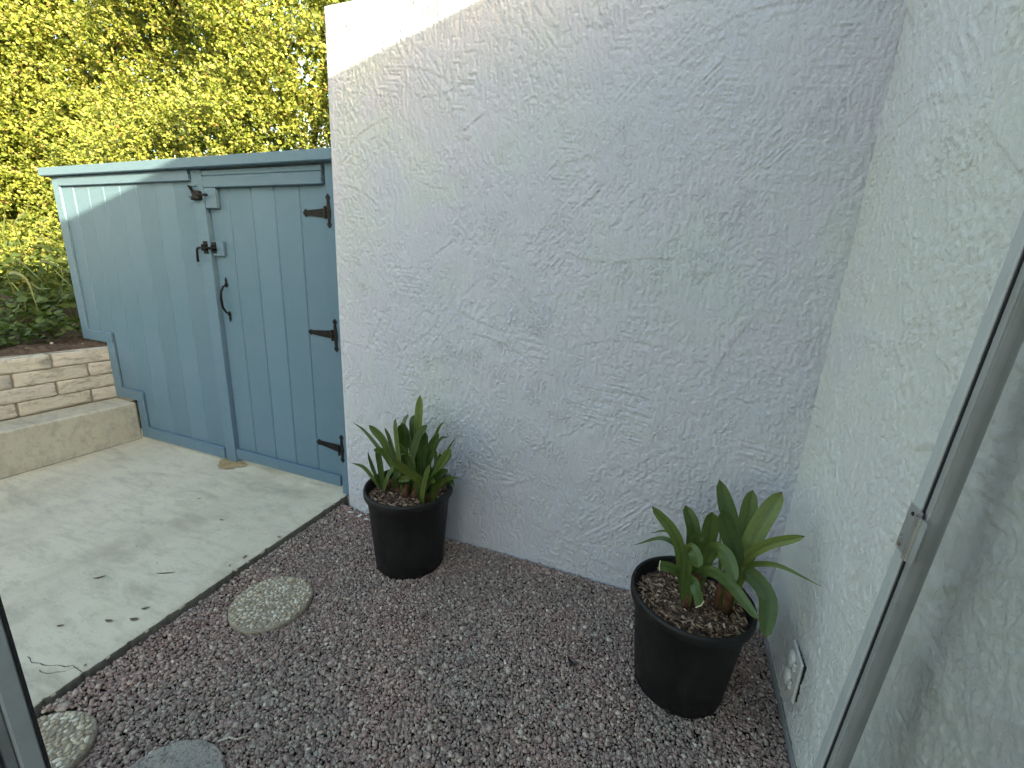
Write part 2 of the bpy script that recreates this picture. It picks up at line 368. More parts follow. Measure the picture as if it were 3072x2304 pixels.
def ribbon(pts, w, z):
    V = []; F = []
    for i, (x, y) in enumerate(pts):
        d = Vector(pts[min(i + 1, len(pts) - 1)]) - Vector(pts[max(i - 1, 0)]); n = Vector((-d.y, d.x)).normalized() * w * (.35 + .65 * random.random())
        V += [(x + n.x, y + n.y, z), (x - n.x, y - n.y, z)]
    for i in range(len(pts) - 1): F.append((2 * i, 2 * i + 2, 2 * i + 3, 2 * i + 1))
    return V, F
def wander(pts, k, amp):
    out = []
    for a, c in zip(pts[:-1], pts[1:]):
        for t in range(k): out.append((a[0] + (c[0] - a[0]) * t / k + random.uniform(-amp, amp), a[1] + (c[1] - a[1]) * t / k + random.uniform(-amp, amp)))
    return out + [pts[-1]]
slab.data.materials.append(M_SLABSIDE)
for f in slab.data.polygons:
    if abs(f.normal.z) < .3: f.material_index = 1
part('crack', ribbon(wander([(-2.06, .561), (-2.014, .556), (-1.954, .571), (-1.884, .595), (-1.867, .608), (-1.812, .604)], 4, .003), .0018, SLAB_Z + .0012), M_CRACK, slab)
part('crack', ribbon(wander([(-1.95, .548), (-1.912, .553), (-1.864, .582), (-1.855, .604)], 4, .002), .0012, SLAB_Z + .0012), M_CRACK, slab)
pp = [(-2.985 + (.105 + .02 * math.sin(3 * a) + random.uniform(-.014, .014)) * math.cos(a) * 1.05 + .09, 1.955 + (.075 + random.uniform(-.010, .010)) * math.sin(a)) for a in np.linspace(0, 2 * math.pi, 34, endpoint=False)]
part('mortar_patch', ([(x, y, SLAB_Z + .004 + random.uniform(0, .002)) for x, y in pp] + [(-2.895, 1.955, SLAB_Z + .007)], [(i, (i + 1) % 34, 34) for i in range(34)]), M_PATCH, slab)

step = part('concrete_step', box(-4.19, -3.936, -2.5, 1.976, -.05, .36, .012), M_STEP); tag(step, kind='structure')
part('joint', ribbon(wander([(-3.931, -.5), (-3.930, .6), (-3.931, 1.97)], 22, .0018), .004, SLAB_Z + .0014), M_CRACK, step)

# retaining wall of slump blocks
rw = thing('retaining_wall', (-4.3, 1.2, .36), 'low tan slump block retaining wall behind the concrete step', 'wall')
part('mortar', box(-4.40, -4.209, -2.5, 2.45, .30, .765), M_MORTAR, rw)
def block_mesh(seed, L):
    rg = np.random.default_rng(seed); bm = bmesh.new(); bmesh.ops.create_cube(bm, size=1)
    for v in bm.verts: v.co = Vector((v.co.x * .10, v.co.y * L, v.co.z * .097))
    bmesh.ops.bevel(bm, geom=list(bm.edges), offset=.009, segments=2, affect='EDGES', profile=.5)
    bmesh.ops.subdivide_edges(bm, edges=[e for e in bm.edges if e.calc_length() > .05], cuts=4, use_grid_fill=True)
    bm.verts.index_update()
    for v in bm.verts:
        s = Vector((1 if v.co.x > 0 else -1, 1 if v.co.y > 0 else -1, 1 if v.co.z > 0 else -1))
        v.co += Vector((rg.uniform(-.0045, .0045), rg.uniform(-.003, .003), rg.uniform(-.003, .002)))
    V = [tuple(v.co) for v in bm.verts]; F = [tuple(v.index for v in f.verts) for f in bm.faces]; bm.free()
    return mesh('block', V, F, M_BLOCK, True)
BM_ = [block_mesh(i, .402) for i in range(4)]; BH_ = [block_mesh(20 + i, .402) for i in range(2)]
for k, (zc, off) in enumerate(((.4105, 1.828), (.5125, 1.636), (.6145, 1.837), (.7175, 1.641))):
    y = off + .415 * 1
    for q in range(11):
        yc = y - .2075 - .415 * q + .002
        if yc > 2.33 or yc < -2.4: continue
        link('block', BM_[(q + k) % 4], rw, Vector((-4.25 + random.uniform(-.006, .004), yc, zc)) - Vector(rw.location), (random.uniform(-.004, .004), random.uniform(-.02, .02), (math.pi if (q * 7 + k) % 3 == 0 else 0) + random.uniform(-.008, .008)))

# soil bank behind the retaining wall, rising to the left and behind
nx_, ny_ = 90, 90
bx, by = np.meshgrid(np.linspace(-12, -4.295, nx_), np.linspace(-3, 9, ny_), indexing='ij')
bz = .79 + np.clip(-4.6 - bx, 0, 9) * .13 + np.clip(by - 2.2, 0, 9) * .05 + .012 * fnoise(bx.shape, 2, 2, 0, rng) + .012 * fnoise(bx.shape, .8, .8, 0, rng)
bz[-1, :] -= .035
tag(part('soil_bank', (np.stack([bx, by, bz], -1).reshape(-1, 3), gridfaces(nx_, ny_)), M_SOIL, smooth=True), kind='structure')
def bank_z(x, y): return .79 + max(-4.6 - x, 0) * .13 + max(y - 2.2, 0) * .05
nx_, ny_ = 40, 30
bx, by = np.meshgrid(np.linspace(-4.35, 3, nx_), np.linspace(3.2, 9, ny_), indexing='ij')
bz = .55 + .1 * fnoise(bx.shape, 3, 3, 0, rng); bz[:, 0] = -.05
tag(part('garden_bed', (np.stack([bx, by, bz], -1).reshape(-1, 3), gridfaces(nx_, ny_)), M_SOIL, smooth=True), kind='structure')

# ------------------------------------------------------------------ stucco walls
def stucco_height(n, m_, res, seed, amp=1.0):
    rg = np.random.default_rng(seed); mm = .001 / res
    H = np.zeros((n, m_))
    kinds = [('s',), ('r', 3, 15, 3.2), ('r', -9, 19, 3.0), ('l', 0, 6.5, 4.6), ('c', 36, 30, 2.6), ('c', -44, 30, 2.6), ('c', 84, 34, 2.8)]
    W = np.stack([4.0 * fnoise((n, m_), rg.uniform(60, 95) * mm, rg.uniform(60, 95) * mm, 0, rg) + (-.6 if k_[0] == 'c' else .3) for k_ in kinds]); W = np.exp(W - W.max(0)); W /= W.sum(0)
    grit = fnoise((n, m_), 2.6 * mm, 2.8 * mm, 0, rg); sand = fnoise((n, m_), 3.4 * mm, 5.5 * mm, 0, rg); drag = fnoise((n, m_), 3.0 * mm, 14 * mm, math.radians(4), rg)
    for k_, w in zip(kinds, W):
        if k_[0] == 's': T_ = .0007 * grit + .0007 * sand
        else:
            r = fnoise((n, m_), k_[3] * mm, k_[2] * mm, math.radians(k_[1]), rg); env = np.clip(.75 + .45 * fnoise((n, m_), 30 * mm, 26 * mm, 0, rg), .15, 1.4)
            if k_[0] == 'r': T_ = .0060 * env * np.clip(1 - 1.4 * np.abs(r + .35 * grit + .3 * sand), -.15, .7)   # torn ripples
            elif k_[0] == 'l': T_ = .0022 * env * np.clip(r + .4 * grit, -.15, .9)                                # gritty drag
            else: T_ = .0013 * env * r + .0007 * grit + .0007 * sand                                             # fine combing
        H += w * T_
    H += .0007 * drag + .0004 * sand + .0010 * fnoise((n, m_), 130 * mm, 150 * mm, 0, rg) + .0007 * fnoise((n, m_), 24 * mm, 34 * mm, 0, rg)
    for k in range(46):                                                # lapped edges left by the trowel
        ci, cj = rg.uniform(0, n), rg.uniform(0, m_); a = rg.uniform(-.45, 1.2); Ls = rg.uniform(40, 190) * mm; cv = rg.uniform(-1, 1) * .0022 * mm ** -1 * .05
        k_ = int(Ls * 1.5); i0, i1, j0, j1 = max(0, int(ci) - k_), min(n, int(ci) + k_), max(0, int(cj) - k_), min(m_, int(cj) + k_)
        if i1 - i0 < 2 or j1 - j0 < 2: continue
        i = np.arange(i0, i1)[:, None] - ci; j = np.arange(j0, j1)[None, :] - cj
        u = j * math.cos(a) + i * math.sin(a); v = -j * math.sin(a) + i * math.cos(a) + (u / Ls) ** 2 * rg.uniform(-30, 30) * mm + 2.2 * mm * grit[i0:i1, j0:j1] * .5
        en = np.exp(-(u / Ls) ** 4)
        H[i0:i1, j0:j1] += en * (.0016 * np.tanh(v / (2.5 * mm)) * np.exp(-(v / (26 * mm)) ** 2) + .0016 * rg.uniform(0, 1) * np.exp(-(v / (2.4 * mm)) ** 2))
    pit = fnoise((n, m_), 3.2 * mm, 5 * mm, 0, rg); H -= np.clip(pit - 3.2, 0, 1) * .005
    H = .0026 * np.tanh(H / .0026)                 # the float knocks down what stands too proud
    return H * amp
def edge_fade(H, k=4, sides='lrtb'):
    n, m_ = H.shape; i = np.arange(n)[:, None]; j = np.arange(m_)[None, :]
    w = np.ones_like(H)
    if 'l' in sides: w = np.minimum(w, i / k + 0 * j)
    if 'r' in sides: w = np.minimum(w, (n - 1 - i) / k + 0 * j)
    if 'b' in sides: w = np.minimum(w, j / k + 0 * i)
    if 't' in sides: w = np.minimum(w, (m_ - 1 - j) / k + 0 * i)
    w = np.clip(w, 0, 1); return H * w - .009 * (1 - w) ** 2
RES = .004
wall = thing('stucco_wall', (-.67, 2.02, 0), 'tall pale grey stucco wall, its top left corner in the sun', 'wall')
x0, x1, z0, z1 = -1.797, XR + .01, -.05, 2.685
n_, m_ = int((x1 - x0) / RES) + 1, int((z1 - z0) / RES) + 1
H = edge_fade(stucco_height(m_, n_, RES, 5, 1.25).T, 4, 'lt')
xx, zz = np.meshgrid(np.linspace(x0, x1, n_), np.linspace(z0, z1, m_), indexing='ij')
wob = .006 * np.sin(zz * 1.3 + .4) * sstep(-xx, 1.65, 1.797)           # hand-floated edge
part('stucco_face', (np.stack([xx - wob, YW - H, zz], -1).reshape(-1, 3), gridfaces(n_, m_)), M_STUCCO, wall, True)
part('wall_core', box(-1.792, XR + .1, YW + .008, 2.12, -.05, 2.682, .012), M_STUCCO, wall)

hw = thing('house_wall', (.62, 1.0, 0), 'stucco side wall of the house along the right edge', 'wall')
RES = .004
y0, y1, z0, z1 = .60, YW + .006, .036, 2.62
n_, m_ = int((y1 - y0) / RES) + 1, int((z1 - z0) / RES) + 1
H = edge_fade(stucco_height(m_, n_, RES, 9, 1.3).T, 4, 'b')
yy, zz = np.meshgrid(np.linspace(y0, y1, n_), np.linspace(z0, z1, m_), indexing='ij')
part('stucco_face', (np.stack([XR - H, yy, zz], -1).reshape(-1, 3), gridfaces(n_, m_)), M_STUCCO2, hw, True)
part('wall_core', box(XR + .008, .75, -6, 2.12, -.05, 2.948), M_STUCCO2, hw)
part('near_face', box(XR - .001, XR + .0075, .2, .5995, .036, 2.62), M_STUCCO2, hw)
part('upper_face', box(XR - .001, XR + .0075, .2, YW + .006, 2.6205, 2.95), M_STUCCO2, hw)
part('footing', box(XR - .004, XR + .007, .2, YW - .004, -.06, .037, .003), M_FOOT, hw)
part('flat_roof', box(.53, 7, -6.3, 2.3, 2.952, 2.958), M_STEP, hw)

# ------------------------------------------------------------------ board fence and gate
fence = thing('board_fence', (-3.6, YF, SLAB_Z), 'blue painted board fence panel with a stepped lower edge and cap rail', 'fence')
seams = [-4.47, -4.285, -4.104, -3.922, -3.736, -3.554, -3.363, -3.166, -2.95]
def bottom_poly(a, c):
    steps = [(-9, -4.16, .85), (-4.16, -3.89, .415), (-3.89, 9, .125)]
    pts = [(c, 2.0), (a, 2.0)]
    for s0, s1, z in steps:
        l, r_ = max(a, s0), min(c, s1)
        if r_ > l: pts += [(l, z), (r_, z)]
    return pts
for i in range(8):
    dy = random.uniform(-.0030, .0012)
    part('board', prism(bottom_poly(seams[i] + .0006, seams[i + 1] - .0006), YF + dy, YF + .019, .0042), M_BLUE_R if i == 7 else M_BLUE, fence)
T = .022
def rail(name, x0, x1, z0, z1, y0, y1, mat, par, c=.003): return part(name, box(x0, x1, y0, y1, z0, z1, c), mat, par)
part('cap_rail', box(-4.575, -1.802, 1.942, 2.10, 2.022, 2.078, .004), M_BLUE_H, fence)
part('top_rail', box(-4.425, -2.99, YF - .024, YF - .0025, 1.957, 2.0205, .003), M_BLUE_H, fence)
part('back_rail', box(-4.50, -2.90, YF + .021, YF + .06, 1.85, 1.94, .003), M_BLUE_H, fence)
part('stile', box(-4.51, -4.425, YF - T + .004, YF - .0025, .812, 2.0205, .003), M_BLUE, fence)
part('lower_trim', box(-4.4235, -4.12, YF - T, YF - .0025, .812, .893, .003), M_BLUE_H, fence)
part('stile', box(-4.198, -4.116, YF - T + .003, YF - .0025, .368, .8105, .003), M_BLUE, fence)
part('lower_trim', box(-4.1145, -3.852, YF - T, YF - .0025, .372, .452, .003), M_BLUE_H, fence)
part('stile', box(-3.934, -3.853, YF - T + .002, YF - .0025, .068, .3705, .003), M_BLUE, fence)
part('bottom_rail', box(-3.8515, -2.982, YF - T, YF - .0025, .072, .158, .003), M_BLUE_H, fence)
part('gate_post', box(-2.98, -2.880, YF - .012, YF + .075, .06, 2.0205, .004), M_BLUE_R, fence)
part('wall_post', box(-1.902, -1.800, YF - .012, YF + .08, .045, 2.0205, .003), M_BLUE, fence)
part('back_post', box(-4.50, -4.42, YF + .061, YF + .15, .80, 2.0205, .003), M_BLUE, fence)

GY = YF + .016          # the gate leaf sits a little behind the post face
gate = thing('garden_gate', (-2.4, GY, .09), 'blue plank gate with black strap hinges next to the stucco wall', 'gate')
gs = [-2.874, -2.698, -2.503, -2.317, -2.121, -1.914]
for i in range(5):
    dy = random.uniform(-.0015, .0015)
    part('board', box(gs[i] + .0012, gs[i + 1] - .0012, GY + dy, GY + .02, .098, 2.005, .0055), M_BLUE, gate)
part('top_rail', box(-2.871, -1.926, GY - .030, GY - .0035, 1.982, 2.012, .003), M_BLUE_H, gate)
part('top_rail', box(-2.871, -1.928, GY - .031, GY - .0035, 1.915, 1.9805, .003), M_BLUE_H, gate)
part('latch_block', box(-2.868, -2.772, GY - .030, GY - .0035, 1.795, 1.9135, .003), M_BLUE_H, gate)
part('bottom_rail', box(-2.872, -1.918, GY - .026, GY - .0035, .093, .165, .003), M_BLUE_H, gate)
part('back_brace', box(-2.85, -1.93, GY + .0215, GY + .055, .30, .40, .003), M_BLUE_H, gate)
part('back_brace', box(-2.85, -1.93, GY + .0215, GY + .055, 1.70, 1.80, .003), M_BLUE_H, gate)

def disc(x, z, y0, y1, r, n=10):
    return prism([(x + r * math.cos(2 * math.pi * k / n), z + r * math.sin(2 * math.pi * k / n)) for k in range(n)], y0, y1, min(r * .35, .0015))
def spear(p0, p1, w0, w1, tip, wt):
    """tapered strap with an arrow tip, from p0 to p1"""
    a = Vector(p0); c = Vector(p1); d = (c - a).normalized(); n = Vector((-d.y, d.x)); e = c - d * tip
    ll = [a + n * w0, e + n * w1, e + d * tip * .12 + n * wt * .75, e + d * tip * .45 + n * wt, c]
    rr = [a - n * w0, e - n * w1, e + d * tip * .12 - n * wt * .75, e + d * tip * .45 - n * wt]
    return [tuple(v) for v in ll] + [tuple(v) for v in rr[::-1]]
def hinge(z, xt, zt, zu, zd, rounded, mat):
    hx = -1.925
    y = GY - .0045
    root = part('hinge', prism(spear((hx, z), (xt, zt), .026, .014 if not rounded else .012, .036, .021 if not rounded else .017), y - .004, y + .0005, .0008), mat, gate)
    px = -1.886
    part('post_leaf', join(prism(spear((px, z - .002), (px - .001, zu), .016, .008, .032, .016), YF - .0165, YF - .0125, .0008), prism(spear((px, z + .002), (px + .001, zd), .016, .008, .032, .016), YF - .0165, YF - .0125, .0008)), mat, root)
    part('knuckle', tube([(-1.912, YF - .013, z - .033), (-1.912, YF - .013, z + .033)], .0068, 10), mat, root)
    for t in (.25, .62): part('bolt', disc(hx + (xt - hx) * t, z + (zt - z) * t, y - .0075, y - .003, .0055), mat, root)
    part('bolt', disc(xt + .018, zt - .001, y - .0075, y - .003, .005), mat, root)
    for zb in (z + (zu - z) * .55, z + (zd - z) * .55): part('bolt', disc(px, zb, YF - .0195, YF - .0155, .0045), mat, root)
hinge(1.768, -2.098, 1.770, 1.865, 1.685, False, M_BRONZE)
hinge(1.085, -2.122, 1.086, 1.186, .987, True, M_IRON)
hinge(.350, -2.118, .366, .462, .272, False, M_IRON)

# pull handle: two spade plates and a bowed grip
hy = GY - .0045
hd = part('pull_handle', tube([(-2.800, hy - .002, 1.328), (-2.802, hy - .022, 1.318), (-2.803, hy - .040, 1.285), (-2.803, hy - .045, 1.235), (-2.802, hy - .040, 1.185), (-2.801, hy - .020, 1.150), (-2.800, hy - .002, 1.142)], [.0055, .006, .0075, .0085, .0075, .006, .0055], 10), M_IRON, gate, True)
def spade(zb, zt): 
    s = zt - zb; c = -2.800
    return prism([(c - .004, zb), (c - .011, zb + s * .22), (c - .013, zb + s * .36), (c - .006, zb + s * .50), (c - .009, zb + s * .66), (c - .004, zb + s * .86), (c, zt), (c + .004, zb + s * .86), (c + .009, zb + s * .66), (c + .006, zb + s * .50), (c + .013, zb + s * .36), (c + .011, zb + s * .22), (c + .004, zb)], hy - .004, hy + .0005, .0008)
part('end_plate', spade(1.312, 1.378), M_IRON, hd); part('end_plate', spade(1.158, 1.088), M_IRON, hd)
part('bolt', disc(-2.800, 1.335, hy - .0075, hy - .003, .004), M_IRON, hd); part('bolt', disc(-2.800, 1.128, hy - .0075, hy - .003, .004), M_IRON, hd)

# slide bolt on the post, its keeper on the gate
py = YF - .0125
sb = part('slide_bolt', box(-2.934, -2.896, py - .005, py, 1.520, 1.598, .001), M_IRON, fence)
part('staple', join(box(-2.930, -2.922, py - .022, py - .0055, 1.538, 1.578, .002), box(-2.908, -2.900, py - .022, py - .0055, 1.538, 1.578, .002)), M_IRON, sb)
part('bolt_rod', tube([(-2.815, py - .013, 1.556), (-2.955, py - .013, 1.556), (-2.972, py - .014, 1.554), (-2.978, py - .016, 1.545), (-2.979, py - .018, 1.53), (-2.979, py - .020, 1.466)], .0072, 10), M_IRON, sb, True)
for z in (1.528, 1.590): part('screw', disc(-2.915, z, py - .0085, py - .0045, .004), M_IRON, sb)
kp = part('keeper_block', box(-2.868, -2.770, GY - .0205, GY - .0035, 1.510, 1.600, .002), M_BLUE_H, gate)
part('keeper', box(-2.864, -2.828, GY - .0255, GY - .021, 1.524, 1.594, .001), M_IRON, kp)
part('staple', box(-2.850, -2.838, GY - .045, GY - .026, 1.540, 1.574, .002), M_IRON, kp)
for z in (1.524, 1.588): part('screw_hole', disc(-2.790, z, GY - .0215, GY - .0195, .0032), M_IRON, kp)

# thumb latch higher up
ul = part('gate_latch', prism([(-2.972, 1.842), (-2.955, 1.872), (-2.972, 1.918), (-2.985, 1.928), (-2.966, 1.905), (-2.930, 1.898), (-2.893, 1.896), (-2.890, 1.852), (-2.905, 1.842), (-2.930, 1.846), (-2.95, 1.842)], py - .022, py - .0005, .002), M_BRONZE, fence)
part('latch_arm', tube([(-2.905, py - .026, 1.872), (-2.862, py - .026, 1.870), (-2.815, py - .026, 1.868)], [.005, .005, .0045], 8), M_IRON, ul)
part('latch_knob', tube([(-2.838, py - .026, 1.869), (-2.818, py - .026, 1.868), (-2.808, py - .026, 1.868)], [.008, .009, .006], 8), M_IRON, ul)
part('latch_spring', tube([(-2.985, py - .02, 1.928), (-2.975, py - .024, 1.918), (-2.93, py - .01, 1.922), (-2.925, py - .004, 1.93)], .0022, 6), M_IRON, ul)
part('latch_lever', tube([(-2.975, py - .024, 1.862), (-2.94, py - .03, 1.85), (-2.90, py - .026, 1.845)], [.003, .004, .004], 6), M_IRON, ul)

# ------------------------------------------------------------------ gravel, stepping stones
ICO = []
bm = bmesh.new(); bmesh.ops.create_icosphere(bm, subdivisions=1, radius=1.0); bm.verts.index_update()
ICO_V = np.array([v.co[:] for v in bm.verts]); ICO_F = np.array([[v.index for v in f.verts] for f in bm.faces]); bm.free()
def rotmats(n, tilt):
    a = rng.uniform(0, 2 * np.pi, n); t = rng.normal(0, tilt, n); p = rng.uniform(0, 2 * np.pi, n); s = rng.normal(0, tilt, n)
    def rz(a): z = np.zeros_like(a); o = np.ones_like(a); return np.stack([np.cos(a), -np.sin(a), z, np.sin(a), np.cos(a), z, z, z, o], -1).reshape(-1, 3, 3)
    def rx(a): z = np.zeros_like(a); o = np.ones_like(a); return np.stack([o, z, z, z, np.cos(a), -np.sin(a), z, np.sin(a), np.cos(a)], -1).reshape(-1, 3, 3)
    return rz(p) @ rx(t) @ rz(a) @ rx(s)
POT_A = (-1.171, 1.676); POT_B = (.166, 1.500)
DISCS = [(-1.540, 1.145, .168), (-1.645, .395, .150), (-1.195, .485, .155)]
sp = .0084
px_, py_ = np.meshgrid(np.arange(-1.90, .515, sp), np.arange(.02, 1.918, sp * .93), indexing='ij')
P = np.stack([px_.ravel(), py_.ravel()], 1); P += rng.uniform(-.0044, .0044, P.shape)
edge = np.interp(P[:, 1], [-2.5, .476, 1.25, 1.985], [-1.75, -1.795, -1.832, -1.858]) + .017
ok = P[:, 0] > edge
for cx, cy, r in ((*POT_A, .160), (*POT_B, .150)): ok &= np.hypot(P[:, 0] - cx, P[:, 1] - cy) > r
for cx, cy, r in DISCS: ok &= np.hypot(P[:, 0] - cx, P[:, 1] - cy) > r + .004 - .014 * rng.random(len(P)) ** 6
P = P[ok]; n = len(P)
S = rng.lognormal(0, .28, (n, 1)) * np.array([[.0066, .0052, .0041]]) * rng.uniform(.85, 1.15, (n, 3))
CUB_V = np.array([(x, y, z) for x in (-1, 1) for y in (-1, 1) for z in (-1, 1)], float) * .74
CUB_F = np.array([(0, 1, 3, 2), (4, 6, 7, 5), (0, 4, 5, 1), (2, 3, 7, 6), (0, 2, 6, 4), (1, 5, 7, 3)])
V = CUB_V[None] * (1 + rng.uniform(-.34, .26, (n, 8, 3)))
V = np.einsum('nij,nkj->nki', rotmats(n, .5), V * S[:, None, :])
hop = np.zeros(n)
for cx, cy, r in DISCS: hop = np.where(np.hypot(P[:, 0] - cx, P[:, 1] - cy) < r, .029, hop)
lift = hop + .026 * np.exp(-((P[:, 0] - edge[ok]) / .10) ** 2)
zc = .001 + rng.uniform(-.0035, .0055, n) + .004 * np.sin(P[:, 0] * 9 + 1) * np.sin(P[:, 1] * 8) + lift
stray = rng.choice(n, 4, replace=False)                      # a few stones kicked up on the slab
P[stray, 1] = rng.uniform(.5, 1.85, 4); P[stray, 0] = np.interp(P[stray, 1], [-2.5, .476, 1.25, 1.985], [-1.75, -1.795, -1.832, -1.858]) - .012 - .10 * rng.random(4) ** 2; zc[stray] = SLAB_Z + .004
V += np.concatenate([P, zc[:, None]], 1)[:, None, :]
F = (CUB_F[None] + (np.arange(n) * 8)[:, None, None]).reshape(-1, 4)
tag(part('gravel', (V.reshape(-1, 3), F), M_GRAVEL), 'reddish brown and grey pea gravel covering the courtyard floor', 'gravel', kind='stuff')

def pebble_mesh(seed):
    rg = np.random.default_rng(seed); bm = bmesh.new(); bmesh.ops.create_icosphere(bm, subdivisions=1, radius=1.0); bm.verts.index_update()
    V = [tuple(Vector(v.co) * rg.uniform(.86, 1.1)) for v in bm.verts]; F = [tuple(v.index for v in f.verts) for f in bm.faces]; bm.free()
    return V, F
def mk_pebble():
    m, nt, b = nmat('pebble'); f = N(nt, 'ShaderNodeObjectInfo').outputs['Random']
    c = ramp(nt, f, [(0, (.28, .225, .145)), (.3, (.40, .335, .225)), (.55, (.50, .435, .305)), (.8, (.60, .54, .40)), (.93, (.70, .66, .54)), (1, (.30, .25, .20))]).outputs[0]
    n = noise(nt, coords(nt), 2.0, 4); c = mix(nt, ramp(nt, n.outputs[0], [(.35, (0, 0, 0)), (.8, (.5,) * 3)]).outputs[0], c, mix(nt, 1.0, c, (.55, .55, .5), 'MULTIPLY'))
    nt.links.new(c, b.inputs['Base Color']); b.inputs['Roughness'].default_value = .65; return m
M_PEB = mk_pebble()
M_GRIT = mk_island('disc_grit', [(0, (.20, .185, .16)), (.5, (.30, .28, .245)), (1, (.42, .395, .345))], .9)
PEBS = [mesh('pebble', *pebble_mesh(i), M_PEB, True) for i in range(6)]
def stepping_stone(cx, cy, r, label, pebbles, mat):
    t = thing('stepping_stone', (cx, cy, 0), label, 'stepping stone', 'round stepping stones in the gravel')
    n = 56; rr = [r * (1 + .012 * math.sin(3 * a + cx) + random.uniform(-.006, .006)) for a in np.linspace(0, 2 * math.pi, n, endpoint=False)]
    V = []; F = []
    for k, (s, z) in enumerate(((1.0, -.03), (1.0, .017), (.975, .0225), (.6, .023), (0.02, .0235))):
        V += [(cx + rr[i] * s * math.cos(2 * math.pi * i / n), cy + rr[i] * s * math.sin(2 * math.pi * i / n), z + (random.uniform(-.0012, .0012) if s < .99 else 0)) for i in range(n)]
    for k in range(4):
        for i in range(n): j = (i + 1) % n; F.append((k * n + i, k * n + j, (k + 1) * n + j, (k + 1) * n + i))
    F.append(tuple(4 * n + i for i in range(n)))
    part('disc', (V, F), mat, t)
    if not pebbles:                                  # worn aggregate grit standing proud of the plain one
        k_ = 1100; q = (r - .008) * np.sqrt(rng.uniform(0, 1, k_)); a = rng.uniform(0, 6.283, k_); S = rng.uniform(.0015, .0042, (k_, 1)) * np.array([[1, .8, .5]])
        W = np.einsum('nij,nkj->nki', rotmats(k_, .3), ICO_V[None] * S[:, None]) + np.stack([cx + q * np.cos(a), cy + q * np.sin(a), np.full(k_, .0228)], 1)[:, None]
        tag(part('grit', (W.reshape(-1, 3), (ICO_F[None] + (np.arange(k_) * 12)[:, None, None]).reshape(-1, 3)), M_GRIT, t), kind='stuff')
    pts = []
    tries = 0
    while pebbles and len(pts) < pebbles and tries < 60000:
        tries += 1
        a = random.uniform(0, 2 * math.pi); q = (r - .011) * math.sqrt(random.random()); s = random.uniform(.0066, .0115)
        x, y = q * math.cos(a), q * math.sin(a)
        if all((x - X) ** 2 + (y - Y) ** 2 > (.74 * (s + S_)) ** 2 for X, Y, S_ in pts): pts.append((x, y, s))
    for x, y, s in pts:
        link('pebble', random.choice(PEBS), t, (x, y, .0220 + s * .10), (random.uniform(-.2, .2), random.uniform(-.2, .2), random.uniform(0, 6.28)), (s * random.uniform(1.0, 1.35), s * random.uniform(.75, .95), s * .62))
    return t
stepping_stone(*DISCS[0], 'round pebbled stepping stone in the gravel between the slab and the pot', 300, M_DISC)
stepping_stone(*DISCS[1], 'round pebbled stepping stone cut by the lower left corner', 260, M_DISC)
stepping_stone(*DISCS[2], 'plain grey round stepping stone at the lower edge', 0, M_DISC2)

# ------------------------------------------------------------------ pots and clivia plants
def pot(cx, cy, rt, rb, Hh, label, soil_z):
    t = thing('nursery_pot', (cx, cy, 0), label, 'plant pot', 'black plastic nursery pots')
    f = lambda z: rb + (rt - .013 - rb) * z / Hh
    part('body', lathe([(.02, -.004), (rb - .012, -.004), (rb - .002, .004), (rb + .001, .016), (rb - .001, .022), (f(.03), .03), (f(.12), .12), (f(Hh * .55), Hh * .55), (f(Hh - .052), Hh - .052), (f(Hh - .05) + .004, Hh - .048), (f(Hh - .04) + .005, Hh - .040)], cx, cy, 72), M_POT, t, True)
    ri = rt - .014
    part('rim', lathe([(f(Hh - .04) + .003, Hh - .044), (rt - .004, Hh - .041), (rt, Hh - .034), (rt + .001, Hh - .012), (rt - .001, Hh - .003), (rt - .006, Hh), (rt - .012, Hh - .002), (ri, Hh - .012), (ri - .004, Hh - .05), (ri - .012, soil_z - .03)], cx, cy, 72), M_POT, t, True)
    for k in range(6):
        a = k * math.pi / 3 + .35; x, y = cx + (rb - .0015) * math.cos(a), cy + (rb - .0015) * math.sin(a)
        part('drain_hole', tube([(x, y, .012), (x + .0035 * math.cos(a), y + .0035 * math.sin(a), .012)], .009, 8), M_RUBBER, t)
    nr, na = 9, 40; V = []; F = []
    for i in range(nr):
        for k in range(na): q = (ri - .006) * i / (nr - 1); V.append((cx + q * math.cos(2 * math.pi * k / na), cy + q * math.sin(2 * math.pi * k / na), soil_z - .006 + random.uniform(-.004, .004) + .01 * (1 - i / nr)))
    for i in range(nr - 1):
        for k in range(na): j = (k + 1) % na; F.append((i * na + k, i * na + j, (i + 1) * na + j, (i + 1) * na + k))
    part('soil', (V, F), M_SOIL, t)
    n = 900
    rr = (ri - .016) * np.sqrt(rng.uniform(0, 1, n)); aa = rng.uniform(0, 2 * np.pi, n)
    B = np.array([(x, y, z) for x in (-1, 1) for y in (-1, 1) for z in (-1, 1)], float); BF = np.array([(0, 1, 3, 2), (4, 6, 7, 5), (0, 4, 5, 1), (2, 3, 7, 6), (0, 2, 6, 4), (1, 5, 7, 3)])
    S = np.stack([rng.lognormal(-4.75, .45, n), rng.lognormal(-5.75, .35, n), rng.uniform(.0006, .0018, n)], 1)
    W = np.einsum('nij,nkj->nki', rotmats(n, .45), B[None] * (1 + rng.uniform(-.3, .3, (n, 8, 1))) * S[:, None])
    W += np.stack([cx + rr * np.cos(aa), cy + rr * np.sin(aa), soil_z + rng.uniform(-.002, .010, n)], 1)[:, None]
    tag(part('mulch', (W.reshape(-1, 3), (BF[None] + (np.arange(n) * 8)[:, None, None]).reshape(-1, 4)), M_MULCH, t), kind='stuff')
    return t
pot(*POT_A, .220, .172, .434, 'black plastic nursery pot beside the gate, at the foot of the wall', .385)
pot(*POT_B, .213, .158, .402, 'black plastic nursery pot in the corner near the outlet', .352)

